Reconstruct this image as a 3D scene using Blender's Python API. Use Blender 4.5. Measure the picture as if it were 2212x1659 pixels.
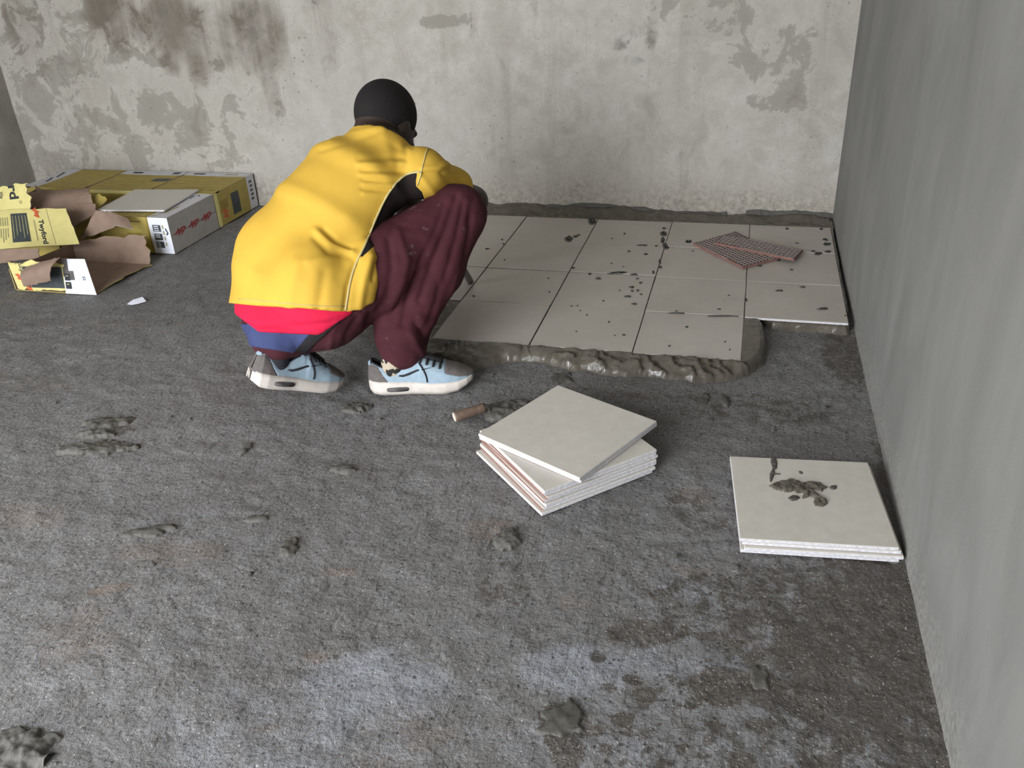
import bpy, bmesh, math, random
import numpy as np
from mathutils import Vector, Matrix
from mathutils.bvhtree import BVHTree

for o in list(bpy.data.objects):
    bpy.data.objects.remove(o)
S = bpy.context.scene
COL = S.collection
random.seed(7)
RNG = np.random.default_rng(7)

# ------------------------------------------------------------------ camera
F_PX = 1877.9
CAM = np.array((-0.0266, -3.4418, 1.1362))
EUL = (1.079084, 0.0435235, 0.2546695)
cd = bpy.data.cameras.new('camera')
cam = bpy.data.objects.new('camera', cd)
COL.objects.link(cam)
cam.location = CAM
cam.rotation_euler = EUL
cd.sensor_fit = 'HORIZONTAL'
cd.sensor_width = 36.0
cd.lens = 36.0 * F_PX / 2212.0
cd.clip_start = 0.02
S.camera = cam

# ------------------------------------------------------------------ light and exposure
S.view_settings.view_transform = 'Standard'
S.view_settings.look = 'None'
S.view_settings.gamma = 1.0
S.view_settings.use_curve_mapping = False
S.view_settings.exposure = 0.0
W = bpy.data.worlds.new('overcast_sky')
S.world = W
W.use_nodes = True
_bg = W.node_tree.nodes['Background']
_bg.inputs[0].default_value = (0.95, 0.97, 1.0, 1)
_bg.inputs[1].default_value = 15.5
# the doorway in the front wall, behind the camera, and a window beside it let the daylight in
YF = -4.8            # front wall
OPEN = [(-2.9, -0.75, 0.0, 2.25)]
WIN = (-4.3, -3.2, .95, 2.0)       # window in the left wall: y0, y1, z0, z1
for (x0, x1, z0, z1) in OPEN:
    ld = bpy.data.lights.new('daylight_portal', 'AREA')
    ld.shape = 'RECTANGLE'
    ld.size, ld.size_y = x1 - x0, z1 - z0
    ld.cycles.is_portal = True
    lo = bpy.data.objects.new('daylight_portal', ld)
    COL.objects.link(lo)
    lo.location = ((x0 + x1) / 2, YF - 0.02, (z0 + z1) / 2)
    lo.rotation_euler = (math.radians(90), 0, 0)
ld = bpy.data.lights.new('daylight_portal', 'AREA')
ld.shape = 'RECTANGLE'
ld.size, ld.size_y = WIN[1] - WIN[0], WIN[3] - WIN[2]
ld.cycles.is_portal = True
lo = bpy.data.objects.new('daylight_portal', ld)
COL.objects.link(lo)
lo.location = (-3.47 - .02, (WIN[0] + WIN[1]) / 2, (WIN[2] + WIN[3]) / 2)
lo.rotation_euler = (math.radians(90), 0, math.radians(-90))

# ------------------------------------------------------------------ pixel helpers (2212 x 1659 frame)
ROT = np.array(Matrix(((1, 0, 0), (0, 1, 0), (0, 0, 1))))
from mathutils import Euler
ROT = np.array(Euler(EUL, 'XYZ').to_matrix())

def ray(px):
    return ROT @ np.array([(px[0] - 1106) / F_PX, (829.5 - px[1]) / F_PX, -1.0])

def at(px, x=None, y=None, z=None):
    d = ray(px)
    if x is not None: t = (x - CAM[0]) / d[0]
    elif y is not None: t = (y - CAM[1]) / d[1]
    else: t = (z - CAM[2]) / d[2]
    return CAM + t * d

def project(P):
    q = (np.asarray(P, float) - CAM) @ ROT
    return np.stack([1106 + F_PX * q[..., 0] / -q[..., 2], 829.5 - F_PX * q[..., 1] / -q[..., 2]], -1)

# ------------------------------------------------------------------ numpy noise
class VNoise:
    def __init__(self, seed, n=64):
        self.t = np.random.default_rng(seed).random((n, n, n)) * 2 - 1
        self.n = n
    def __call__(self, x, y, z=0.0):
        x, y, z = np.broadcast_arrays(np.asarray(x, float), np.asarray(y, float), np.asarray(z, float))
        n = self.n
        i, j, k = np.floor(x).astype(int), np.floor(y).astype(int), np.floor(z).astype(int)
        u, v, w = x - i, y - j, z - k
        u, v, w = u * u * (3 - 2 * u), v * v * (3 - 2 * v), w * w * (3 - 2 * w)
        T = self.t
        g = lambda a, b, c: T[(i + a) % n, (j + b) % n, (k + c) % n]
        a = (g(0, 0, 0) * (1 - u) + g(1, 0, 0) * u) * (1 - v) + (g(0, 1, 0) * (1 - u) + g(1, 1, 0) * u) * v
        b = (g(0, 0, 1) * (1 - u) + g(1, 0, 1) * u) * (1 - v) + (g(0, 1, 1) * (1 - u) + g(1, 1, 1) * u) * v
        return a * (1 - w) + b * w
NZ = VNoise(3)
def fbm(x, y, z=0.0, oct=4, gain=.5):
    s, a = 0, 1
    for o in range(oct):
        s = s + a * NZ(np.asarray(x) * 2 ** o + 7.3 * o, np.asarray(y) * 2 ** o + 3.1 * o, np.asarray(z) * 2 ** o)
        a *= gain
    return s
def sstep(a, b, x):
    t = np.clip((x - a) / (b - a), 0, 1)
    return t * t * (3 - 2 * t)

# ------------------------------------------------------------------ material helpers
MATS = {}
class NT:
    """small wrapper for building node trees"""
    def __init__(self, name):
        self.m = bpy.data.materials.new(name)
        self.m.use_nodes = True
        self.t = self.m.node_tree
        self.b = self.t.nodes['Principled BSDF']
        MATS[name] = self.m
    def n(self, typ, **kw):
        nd = self.t.nodes.new(typ)
        for k, v in kw.items():
            if k in nd.inputs.keys() if isinstance(k, str) else False:
                nd.inputs[k].default_value = v
            else:
                setattr(nd, k, v)
        return nd
    def l(self, a, b):
        self.t.links.new(a, b)
    def coord(self, scale=(1, 1, 1), rot=(0, 0, 0), loc=(0, 0, 0), kind='Object'):
        tc = self.n('ShaderNodeTexCoord')
        mp = self.n('ShaderNodeMapping')
        mp.inputs['Scale'].default_value = scale
        mp.inputs['Rotation'].default_value = rot
        mp.inputs['Location'].default_value = loc
        self.l(tc.outputs[kind], mp.inputs['Vector'])
        return mp.outputs[0]
    def noise(self, vec, scale, detail=4, rough=.55, dist=0.0):
        nd = self.n('ShaderNodeTexNoise')
        nd.inputs['Scale'].default_value = scale
        nd.inputs['Detail'].default_value = detail
        nd.inputs['Roughness'].default_value = rough
        nd.inputs['Distortion'].default_value = dist
        self.l(vec, nd.inputs['Vector'])
        return nd.outputs[0]
    def ramp(self, fac, stops, interp='LINEAR'):
        nd = self.n('ShaderNodeValToRGB')
        cr = nd.color_ramp
        cr.interpolation = interp
        while len(cr.elements) < len(stops):
            cr.elements.new(0.5)
        for e, (p, c) in zip(cr.elements, stops):
            e.position = p
            e.color = (c, c, c, 1) if isinstance(c, (int, float)) else (*c, 1)
        self.l(fac, nd.inputs[0])
        return nd.outputs[0]
    def mix(self, fac, a, b, blend='MIX'):
        nd = self.n('ShaderNodeMix')
        nd.data_type = 'RGBA'
        nd.blend_type = blend
        for s, v in ((0, fac), (6, a), (7, b)):
            if hasattr(v, 'is_linked') or hasattr(v, 'links'):
                self.l(v, nd.inputs[s])
            elif s == 0:
                nd.inputs[0].default_value = v
            else:
                nd.inputs[s].default_value = (*v, 1) if len(v) == 3 else v
        return nd.outputs[2]
    def math(self, op, a, b=None, clamp=False):
        nd = self.n('ShaderNodeMath')
        nd.operation = op
        nd.use_clamp = clamp
        for i, v in enumerate((a, b)):
            if v is None: continue
            if isinstance(v, (int, float)): nd.inputs[i].default_value = v
            else: self.l(v, nd.inputs[i])
        return nd.outputs[0]
    def attr(self, name):
        nd = self.n('ShaderNodeAttribute')
        nd.attribute_name = name
        return nd
    def bump(self, h, strength, dist, prev=None):
        nd = self.n('ShaderNodeBump')
        nd.inputs['Strength'].default_value = strength
        nd.inputs['Distance'].default_value = dist
        self.l(h, nd.inputs['Height'])
        if prev is not None: self.l(prev, nd.inputs['Normal'])
        return nd.outputs[0]
    def out(self, color=None, rough=None, normal=None, **kw):
        if color is not None:
            if hasattr(color, 'links'): self.l(color, self.b.inputs['Base Color'])
            else: self.b.inputs['Base Color'].default_value = (*color, 1)
        if rough is not None:
            if hasattr(rough, 'links'): self.l(rough, self.b.inputs['Roughness'])
            else: self.b.inputs['Roughness'].default_value = rough
        if normal is not None: self.l(normal, self.b.inputs['Normal'])
        for k, v in kw.items():
            self.b.inputs[k].default_value = v
        return self.m

def simple(name, col, rough=.6, var=.12, scale=40, bump=0.0, bscale=200, bdist=.002, spec=.5, detail=3):
    """procedural colour with soft mottling and optional fine relief"""
    t = NT(name)
    v = t.coord()
    nz = t.noise(v, scale, detail)
    lo = tuple(max(0, c * (1 - var)) for c in col)
    hi = tuple(min(1, c * (1 + var)) for c in col)
    c = t.ramp(nz, [(.3, lo), (.7, hi)])
    nrm = None
    if bump:
        nrm = t.bump(t.noise(v, bscale, 3), bump, bdist)
    return t.out(c, rough, nrm, **{'Specular IOR Level': spec})

# ------------------------------------------------------------------ mesh helpers
def tag(o, label, cat, group=None, kind=None):
    if label: o['label'] = label
    if cat: o['category'] = cat
    if group: o['group'] = group
    if kind: o['kind'] = kind
    return o

def mesh_obj(name, verts, faces, mats=(), parent=None, smooth=False, mi=None):
    me = bpy.data.meshes.new(name)
    verts = np.asarray(verts, float)
    me.from_pydata(verts.tolist(), [], [list(map(int, f)) for f in faces])
    for m in mats: me.materials.append(MATS[m] if isinstance(m, str) else m)
    if mi is not None: me.polygons.foreach_set('material_index', np.asarray(mi, np.int32))
    if smooth: me.polygons.foreach_set('use_smooth', np.ones(len(me.polygons), bool))
    me.update()
    o = bpy.data.objects.new(name, me)
    COL.objects.link(o)
    if parent is not None: o.parent = parent
    return o

def empty(name, loc=(0, 0, 0), rz=0.0):
    o = bpy.data.objects.new(name, None)
    COL.objects.link(o)
    o.empty_display_size = .05
    o.location = loc
    o.rotation_euler = (0, 0, rz)
    return o

def grid_faces(nx, ny, off=0, wrap=False):
    i, j = np.meshgrid(np.arange(nx - 1), np.arange(ny - 1 + (1 if wrap else 0)), indexing='ij')
    a = i * ny + j
    b = (i + 1) * ny + j
    c = (i + 1) * ny + (j + 1) % ny
    d = i * ny + (j + 1) % ny
    return (np.stack([a, b, c, d], -1).reshape(-1, 4) + off)

def tube(pts, radii, n=10, caps=True):
    """verts, faces of a tube along a polyline"""
    pts = np.asarray(pts, float)
    m = len(pts)
    r = np.broadcast_to(np.asarray(radii, float), (m,))
    T = np.gradient(pts, axis=0)
    T /= np.linalg.norm(T, axis=1)[:, None] + 1e-12
    up = np.array((0, 0, 1.0)) if abs(T[0][2]) < .9 else np.array((1.0, 0, 0))
    V = []
    for k in range(m):
        a = np.cross(T[k], up); a /= np.linalg.norm(a) + 1e-12
        b = np.cross(a, T[k]); up = b
        th = np.linspace(0, 2 * np.pi, n, endpoint=False)
        V.append(pts[k] + r[k] * (np.cos(th)[:, None] * a + np.sin(th)[:, None] * b))
    F = grid_faces(m, n, wrap=True).tolist()
    if caps:
        F += [list(range(n))[::-1], list(range((m - 1) * n, m * n))]
        F[-2] = list(range(n)); F[-1] = list(range(m * n - 1, (m - 1) * n - 1, -1))
    return np.concatenate(V), F

def smooth_path(P, n):
    """Catmull-Rom through points"""
    P = np.asarray(P, float)
    Q = np.vstack([2 * P[0] - P[1], P, 2 * P[-1] - P[-2]])
    out = []
    for t in np.linspace(0, len(P) - 1 - 1e-9, n):
        k = int(t); u = t - k
        a, b, c, d = Q[k], Q[k + 1], Q[k + 2], Q[k + 3]
        out.append(.5 * (2 * b + (c - a) * u + (2 * a - 5 * b + 4 * c - d) * u * u + (3 * b - 3 * c + d - a) * u ** 3))
    return np.array(out)

def poly_sd(P, poly):
    """signed distance (positive inside) from points P (N,2) to polygon"""
    P = np.asarray(P, float); poly = np.asarray(poly, float)
    d = np.full(len(P), 1e9); ins = np.zeros(len(P), bool)
    for k in range(len(poly)):
        a, b = poly[k], poly[(k + 1) % len(poly)]
        e = b - a; w = P - a
        t = np.clip((w @ e) / (e @ e + 1e-12), 0, 1)
        d = np.minimum(d, np.linalg.norm(w - t[:, None] * e, axis=1))
        c = (a[1] <= P[:, 1]) != (b[1] <= P[:, 1])
        xx = a[0] + (P[:, 1] - a[1]) / (e[1] if abs(e[1]) > 1e-12 else 1e-12) * e[0]
        ins ^= c & (P[:, 0] < xx)
    return np.where(ins, d, -d)
def line_d(P, line):
    P = np.asarray(P, float); line = np.asarray(line, float)
    d = np.full(len(P), 1e9)
    for a, b in zip(line[:-1], line[1:]):
        e = b - a; w = P - a
        t = np.clip((w @ e) / (e @ e + 1e-12), 0, 1)
        d = np.minimum(d, np.linalg.norm(w - t[:, None] * e, axis=1))
    return d

# ================================================================== materials of the shell
def m_floor():
    t = NT('cement_screed')
    v = t.coord()
    st = t.attr('stain')
    sep = t.n('ShaderNodeSeparateColor'); t.l(st.outputs['Color'], sep.inputs[0])
    big = t.noise(v, 1.7, 5, .6)
    mid = t.noise(v, 14, 5, .65)
    fine = t.noise(v, 105, 4, .75)
    grit = t.noise(v, 230, 2, .6)
    base = t.ramp(big, [(.3, (.145, .138, .132)), (.5, (.185, .180, .176)), (.72, (.225, .222, .222))])
    base = t.mix(t.ramp(mid, [(.35, 0.0), (.75, .8)]), base, (.205, .205, .208))
    # powdery pale blue cement and warm dusty tints
    fb = t.math('ADD', sep.outputs[1], t.math('MULTIPLY', t.math('SUBTRACT', mid, .5), 1.1))
    base = t.mix(t.ramp(fb, [(.3, 0.0), (.95, .85)]), base, (.335, .355, .40))
    fr = t.math('ADD', sep.outputs[2], t.math('MULTIPLY', t.math('SUBTRACT', t.noise(v, 26, 4, .65), .5), 1.3))
    base = t.mix(t.ramp(fr, [(.3, 0.0), (.9, .6)]), base, (.245, .190, .150))
    # damp, dark mortar droppings
    dn = t.noise(v, 34, 6, .68, .3)
    fd = t.math('ADD', sep.outputs[0], t.math('MULTIPLY', t.math('SUBTRACT', dn, .5), 1.25))
    damp = t.ramp(fd, [(.40, 0.0), (.54, .8), (.9, .92)])
    base = t.mix(damp, base, (.082, .070, .058))
    # grain
    base = t.mix(t.ramp(fine, [(.30, .85), (.48, 0.0)]), base, t.mix(.75, base, (.03, .03, .03)))
    base = t.mix(t.ramp(fine, [(.55, 0.0), (.75, .5)]), base, (.30, .30, .30))
    base = t.mix(t.ramp(grit, [(.645, 0.0), (.69, .8)]), base, (.52, .51, .50))
    vo = t.n('ShaderNodeTexVoronoi'); vo.inputs['Scale'].default_value = 95
    t.l(v, vo.inputs['Vector'])
    sc = t.n('ShaderNodeSeparateColor'); t.l(vo.outputs['Color'], sc.inputs[0])
    grain = t.math('MULTIPLY', t.ramp(vo.outputs['Distance'], [(.11, 1.0), (.19, 0.0)]), t.ramp(sc.outputs[0], [(.85, 0.0), (.87, 1.0)]))
    base = t.mix(t.math('MULTIPLY', t.math('MULTIPLY', grain, .75), t.math('SUBTRACT', 1.0, t.math('MULTIPLY', damp, .7))), base, (.58, .57, .56))
    pitm = t.math('MULTIPLY', t.ramp(vo.outputs['Distance'], [(.22, 1.0), (.36, 0.0)]), t.ramp(sc.outputs[1], [(.84, 0.0), (.86, 1.0)]))
    base = t.mix(t.math('MULTIPLY', pitm, .8), base, (.05, .048, .045))
    # relief: grit plus broom strokes in drifting directions
    s1 = t.noise(t.coord((85, 14, 40), (0, 0, .35)), 1.0, 4, .65, .8)
    s2 = t.noise(t.coord((85, 14, 40), (0, 0, -.65)), 1.0, 4, .65, .8)
    s3 = t.noise(t.coord((70, 30, 40), (0, 0, 1.0)), 1.0, 4, .65, .8)
    k = t.noise(v, 1.4, 2)
    k2 = t.noise(t.coord(loc=(5, 3, 0)), 1.6, 2)
    s = t.mix(t.ramp(k, [(.44, 0.0), (.52, 1.0)]), s1, s2)
    s = t.mix(t.ramp(k2, [(.5, 0.0), (.58, 1.0)]), s, s3)
    base = t.mix(t.ramp(s, [(.32, .65), (.44, 0.0)]), base, (.075, .073, .07))
    nb = t.bump(s, .55, .006)
    nb = t.bump(fine, .8, .006, nb)
    nb = t.bump(vo.outputs['Distance'], .35, .004, nb)
    nb = t.bump(grit, .5, .002, nb)
    rg = t.ramp(damp, [(0, .88), (1, .62)])
    t.out(base, rg, nb)
def m_wall_back():
    t = NT('stained_plaster')
    v = t.coord()
    st = t.attr('stain')
    sep = t.n('ShaderNodeSeparateColor'); t.l(st.outputs['Color'], sep.inputs[0])
    big = t.noise(v, 1.5, 6, .62, .3)
    mid = t.noise(v, 6.5, 7, .68, .5)
    streak = t.noise(t.coord((9, 1, .8)), 1.0, 5, .6, .2)
    fine = t.noise(v, 60, 4, .6)
    mid2 = t.noise(v, 17, 6, .7, .4)
    base = t.ramp(mid, [(.30, (.37, .348, .310)), (.5, (.49, .470, .430)), (.68, (.565, .55, .515))])
    base = t.mix(t.ramp(mid2, [(.35, .5), (.52, 0.0)]), base, (.41, .39, .35))
    base = t.mix(t.ramp(mid2, [(.55, 0.0), (.7, .5)]), base, (.60, .59, .56))
    base = t.mix(t.ramp(big, [(.42, .0), (.62, .5)]), base, (.47, .455, .42))
    # bare grey cement patches with sharp lower edges, plus wide darkening at the left
    pg = t.math('ADD', t.math('MULTIPLY', sep.outputs[1], .9), t.math('MULTIPLY', t.math('SUBTRACT', mid, .5), 2.8))
    base = t.mix(t.ramp(pg, [(.40, 0.0), (.50, .6), (.9, .75)]), base, (.25, .238, .205))
    # brown water stains running down
    pb = t.math('ADD', sep.outputs[0], t.math('ADD', t.math('MULTIPLY', t.math('SUBTRACT', streak, .5), 1.5), t.math('MULTIPLY', t.math('SUBTRACT', mid, .5), 1.8)))
    base = t.mix(t.ramp(pb, [(.25, 0.0), (.9, .8)]), base, (.135, .108, .08))
    base = t.mix(t.ramp(streak, [(.54, 0.0), (.75, .40)]), base, (.31, .29, .25))
    # smudges
    ps = t.math('ADD', sep.outputs[2], t.math('MULTIPLY', t.math('SUBTRACT', mid2, .5), 2.0))
    base = t.mix(t.ramp(ps, [(.3, 0.0), (.85, .7)]), base, (.15, .138, .12))
    # dark specks of splashed mortar
    vor = t.n('ShaderNodeTexVoronoi'); vor.inputs['Scale'].default_value = 30
    t.l(v, vor.inputs['Vector'])
    spm = t.ramp(t.noise(v, 2.6, 3), [(.45, 0.0), (.62, 1.0)])
    spk = t.math('MULTIPLY', t.ramp(vor.outputs['Distance'], [(.07, 1.0), (.16, 0.0)]), spm)
    base = t.mix(t.math('MULTIPLY', spk, .75), base, (.16, .15, .135))
    f2 = t.noise(v, 120, 3, .7)
    base = t.mix(t.ramp(f2, [(.30, .6), (.42, 0.0)]), base, (.27, .25, .22))
    # rough, sandy skirting zone near the floor
    geo = t.n('ShaderNodeTexCoord'); sx = t.n('ShaderNodeSeparateXYZ'); t.l(geo.outputs['Object'], sx.inputs[0])
    low = t.math('ADD', t.math('MULTIPLY', sx.outputs[2], -3.2), t.math('ADD', t.math('MULTIPLY', mid, 1.2), .30))
    lowm = t.ramp(low, [(.25, 0.0), (.75, 1.0)])
    pit = t.noise(v, 48, 5, .7)
    sand = t.ramp(pit, [(.34, (.20, .178, .145)), (.5, (.37, .335, .28)), (.65, (.52, .48, .42))])
    base = t.mix(t.math('MULTIPLY', lowm, .75), base, sand)
    nb = t.bump(mid, .22, .008)
    nb = t.bump(fine, .25, .003, nb)
    nb2 = t.n('ShaderNodeBump'); nb2.inputs['Distance'].default_value = .006
    t.l(pit, nb2.inputs['Height']); t.l(t.math('MULTIPLY', lowm, .55), nb2.inputs['Strength']); t.l(nb, nb2.inputs['Normal'])
    t.out(base, .9, nb2.outputs[0])
def m_wall_right():
    t = NT('grey_render')
    v = t.coord()
    st = t.noise(t.coord((4, 4, 1.6)), 1.0, 6, .6, .9)
    st2 = t.noise(t.coord((26, 26, 5.0)), 1.0, 4, .6, .5)
    big = t.noise(v, 1.3, 4)
    base = t.ramp(st, [(.3, (.165, .166, .158)), (.5, (.205, .206, .198)), (.7, (.245, .246, .236))])
    base = t.mix(t.ramp(st2, [(.3, .22), (.5, 0.0)]), base, (.155, .153, .145))
    base = t.mix(t.ramp(big, [(.45, 0.0), (.7, .4)]), base, (.235, .23, .215))
    fine = t.noise(v, 90, 4, .65)
    geo = t.n('ShaderNodeTexCoord'); sx = t.n('ShaderNodeSeparateXYZ'); t.l(geo.outputs['Object'], sx.inputs[0])
    low = t.math('ADD', t.math('MULTIPLY', sx.outputs[2], -5.0), t.math('MULTIPLY', t.noise(v, 16, 5), 1.3))
    lowm = t.ramp(low, [(.1, 0.0), (.5, 1.0)])
    base = t.mix(t.math('MULTIPLY', lowm, .6), base, t.ramp(fine, [(.35, (.15, .146, .135)), (.65, (.33, .32, .30))]))
    nb = t.bump(st2, .05, .002)
    nb = t.bump(fine, .22, .002, nb)
    t.out(base, .85, nb)
m_floor(); m_wall_back(); m_wall_right()
simple('old_plaster', (.30, .285, .255), .9, .25, 5, .3, 60, .004)
simple('ceiling_plaster', (.50, .49, .46), .9, .1, 6)
simple('outdoor_ground', (.33, .29, .23), .95, .2, 3)

def m_glaze():
    t = NT('cream_glaze')
    v = t.coord()
    a = t.noise(v, 30, 5, .65)
    b = t.noise(v, 220, 3, .6)
    c = t.ramp(a, [(.3, (.60, .575, .52)), (.7, (.67, .645, .59))])
    c = t.mix(t.ramp(b, [(.6, 0.0), (.7, .25)]), c, (.52, .49, .43))
    r = t.ramp(a, [(.3, .30), (.7, .42)])
    t.out(c, r, t.bump(a, .04, .002), **{'Specular IOR Level': .4})
def m_glaze_laid():
    # trodden, dusty glaze of the tiles already laid
    t = NT('dusty_cream_glaze')
    g = t.n('ShaderNodeNewGeometry')
    def gn(scale, det, ro=.6):
        nd = t.n('ShaderNodeTexNoise')
        nd.inputs['Scale'].default_value = scale; nd.inputs['Detail'].default_value = det; nd.inputs['Roughness'].default_value = ro
        t.l(g.outputs['Position'], nd.inputs['Vector'])
        return nd.outputs[0]
    a = gn(5, 6, .65); b = gn(38, 4); c_ = gn(150, 3)
    oi = t.n('ShaderNodeObjectInfo')
    c = t.ramp(a, [(.3, (.47, .435, .39)), (.7, (.565, .53, .485))])
    c = t.mix(t.math('MULTIPLY', oi.outputs['Random'], .3), c, (.51, .48, .42))
    c = t.mix(t.ramp(b, [(.6, 0.0), (.78, .35)]), c, (.64, .63, .60))
    c = t.mix(t.ramp(b, [(.25, .4), (.4, 0.0)]), c, (.40, .37, .32))
    c = t.mix(t.ramp(c_, [(.72, 0.0), (.78, .5)]), c, (.25, .23, .20))
    r = t.ramp(a, [(.3, .42), (.7, .58)])
    t.out(c, r, None, **{'Specular IOR Level': .4})
m_glaze(); m_glaze_laid()
simple('tile_edge_white', (.66, .66, .70), .6, .22, 120, .3, 300, .001)
simple('tile_edge_mortared', (.22, .21, .19), .8, .3, 120, .3, 300, .001)
simple('tile_body_red', (.25, .13, .108), .85, .15, 90, .3, 300, .001)
simple('tile_back_brown', (.135, .088, .075), .8, .2, 60, .3, 200, .001)
simple('tile_back_rib', (.50, .46, .44), .6, .2, 90)

def m_mortar(name, c1, c2, rough, rb=.5, wetscale=30, fine_s=300):
    t = NT(name)
    v = t.coord()
    a = t.noise(v, wetscale, 5, .62)
    f = t.noise(v, fine_s, 3, .7)
    c = t.ramp(a, [(.3, c1), (.7, c2)])
    c = t.mix(t.ramp(f, [(.64, 0.0), (.74, .3)]), c, tuple(min(1, 1.9 * k) for k in c2))
    r = t.ramp(a, [(.35, rough[0]), (.65, rough[1])])
    nb = t.bump(a, .35, .006)
    nb = t.bump(f, rb, .0018, nb)
    t.out(c, r, nb, **{'Specular IOR Level': .5})
m_mortar('wet_mortar', (.088, .078, .062), (.140, .126, .102), (.12, .36), .14, 26, 240)
m_mortar('damp_mortar', (.070, .067, .058), (.112, .107, .095), (.55, .75), .5)
m_mortar('drying_mortar', (.095, .092, .083), (.135, .131, .120), (.7, .85), .5)

# ================================================================== room shell
YB = 0.125
XR0, XRS = 0.317, -0.0085        # right wall runs x = XR0 + XRS * y
XL = -3.47
ZC = 2.75
def wall_x(y): return XR0 + XRS * y

def stain_field(P2, spots):
    out = np.zeros(len(P2))
    for (cx, cy, rx, ry, ang, amp) in spots:
        d = P2 - np.array((cx, cy))
        c, s = math.cos(ang), math.sin(ang)
        u = (d[:, 0] * c + d[:, 1] * s) / rx
        v = (-d[:, 0] * s + d[:, 1] * c) / ry
        r = np.sqrt(u * u + v * v)
        out = np.maximum(out, amp * (1 - sstep(.45, 1.25, r)))
    return out
def set_stain(o, R, G, B):
    a = o.data.color_attributes.new('stain', 'FLOAT_COLOR', 'POINT')
    buf = np.stack([R, G, B, np.ones_like(R)], -1).astype(np.float32)
    a.data.foreach_set('color', buf.ravel())

def build_floor():
    xs = np.unique(np.concatenate([np.linspace(XL - .1, -2.2, 120), np.linspace(-2.2, .42, 330)]))
    ys = np.unique(np.concatenate([np.linspace(YF - .1, -3.2, 12), np.linspace(-3.2, -1.3, 240), np.linspace(-1.3, .2, 110)]))
    X, Y = np.meshgrid(xs, ys, indexing='ij')
    Z = .0035 * fbm(X * 6, Y * 6, 1.5, 4) + .0022 * fbm(X * 40, Y * 40, 4.2, 3) - .004
    # shallow trowel furrows sweeping across the screed
    ang = .9 * fbm(X * .7, Y * .7, 9.0, 2)
    u = X * np.cos(ang) + Y * np.sin(ang)
    Z += .0016 * NZ(u * 55, Y * 5, 3.3) * sstep(-.1, .5, NZ(X * 1.3, Y * 1.3, 2.2))
    V = np.stack([X, Y, Z], -1).reshape(-1, 3)
    o = mesh_obj('floor', V, grid_faces(len(xs), len(ys)), ['cement_screed'], smooth=True)
    P2 = V[:, :2]
    def sp(px, rx, ry, ang=0, amp=1.0):
        p = at(px, z=0)
        return (p[0], p[1], rx, ry, ang, amp)
    damp = [sp((1750, 1330), .30, .24, .3, .50), sp((1860, 1420), .22, .30, 0, .60), sp((1960, 1560), .10, .22, .2, .55),
            sp((1920, 1280), .12, .22, .1, .62), sp((1560, 1480), .075, .05, .2, .80), sp((1650, 1490), .06, .045, 0, .80),
            sp((1740, 1520), .07, .045, -.3, .76), sp((1215, 1560), .050, .055, 0, .82), sp((1225, 1625), .035, .05, 0, .66),
            sp((1290, 1412), .018, .018, 0, .72), sp((1315, 1478), .018, .014, 0, .74), sp((1365, 1465), .022, .016, 0, .72),
            sp((1395, 1498), .028, .022, 0, .74), sp((1342, 1552), .022, .018, 0, .82), sp((1500, 1517), .014, .014, 0, .80),
            sp((1470, 1478), .01, .01, 0, .75), sp((1845, 1590), .03, .022, 0, .74), sp((1780, 1655), .05, .03, 0, .74),
            sp((1600, 1650), .022, .03, 0, .72), sp((1960, 1590), .03, .02, 0, .7), sp((1610, 1640), .02, .02, 0, .7),
            sp((1500, 1290), .13, .11, .2, .44), sp((1400, 1360), .12, .05, .3, .52), sp((1090, 1275), .09, .06, 0, .42),
            sp((1620, 880), .36, .13, 0, .42), sp((1830, 760), .10, .30, 0, .52), sp((1350, 850), .30, .06, 0, .40),
            sp((230, 925), .14, .06, .3, .46), sp((880, 700), .20, .22, 0, .6), sp((1500, 1100), .10, .12, .3, .40),
            sp((1480, 1600), .3, .1, 0, .36), sp((1790, 1590), .34, .14, 0, .40), sp((640, 890), .35, .10, 0, .20),
            sp((300, 760), .9, .22, .1, .24), sp((1930, 1010), .05, .26, 0, .56), sp((2020, 1420), .05, .30, 0, .55)]
    for k in range(60):
        px = (RNG.uniform(1280, 2050), RNG.uniform(1420, 1665))
        r = RNG.uniform(.005, .016)
        damp.append(sp(px, r, r * RNG.uniform(.6, 1), 0, RNG.uniform(.62, .8)))
    blue = [sp((1250, 1440), .13, .07, .2, .85), sp((800, 1490), .16, .12, .2, .75), sp((620, 1600), .30, .14, 0, .50),
            sp((1480, 1260), .09, .06, 0, .60), sp((1420, 1430), .22, .06, .1, .55), sp((430, 1240), .3, .2, 0, .22),
            sp((1300, 1630), .3, .08, 0, .45), sp((1750, 1580), .45, .16, 0, .42), sp((1700, 1330), .35, .12, .2, .32), sp((1560, 1570), .34, .08, 0, .42), sp((40, 1500), .3, .2, 0, .30),
            sp((1660, 1390), .25, .05, .2, .42), sp((400, 1130), .3, .1, 0, .30), sp((200, 870), .25, .05, 0, .3)]
    red = [sp((235, 1272), .060, .020, .45, .95), sp((190, 1330), .05, .05, 0, .55), sp((735, 1232), .05, .018, .2, .8),
           sp((370, 1190), .16, .06, .2, .55), sp((40, 1110), .16, .06, 0, .55), sp((575, 1570), .035, .012, .4, .75),
           sp((880, 1600), .12, .10, 0, .45), sp((1060, 1140), .08, .06, 0, .58), sp((1490, 1230), .06, .025, 0, .6),
           sp((1500, 1065), .05, .05, .3, .6), sp((1660, 1390), .09, .02, 0, .6), sp((680, 1415), .035, .02, 0, .7),
           sp((30, 820), .3, .08, 0, .40), sp((210, 700), .6, .1, 0, .36), sp((160, 1380), .12, .08, 0, .5), sp((1240, 1300), .05, .03, 0, .5)]
    set_stain(o, 1.06 * stain_field(P2, damp), stain_field(P2, blue), stain_field(P2, red))
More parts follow.
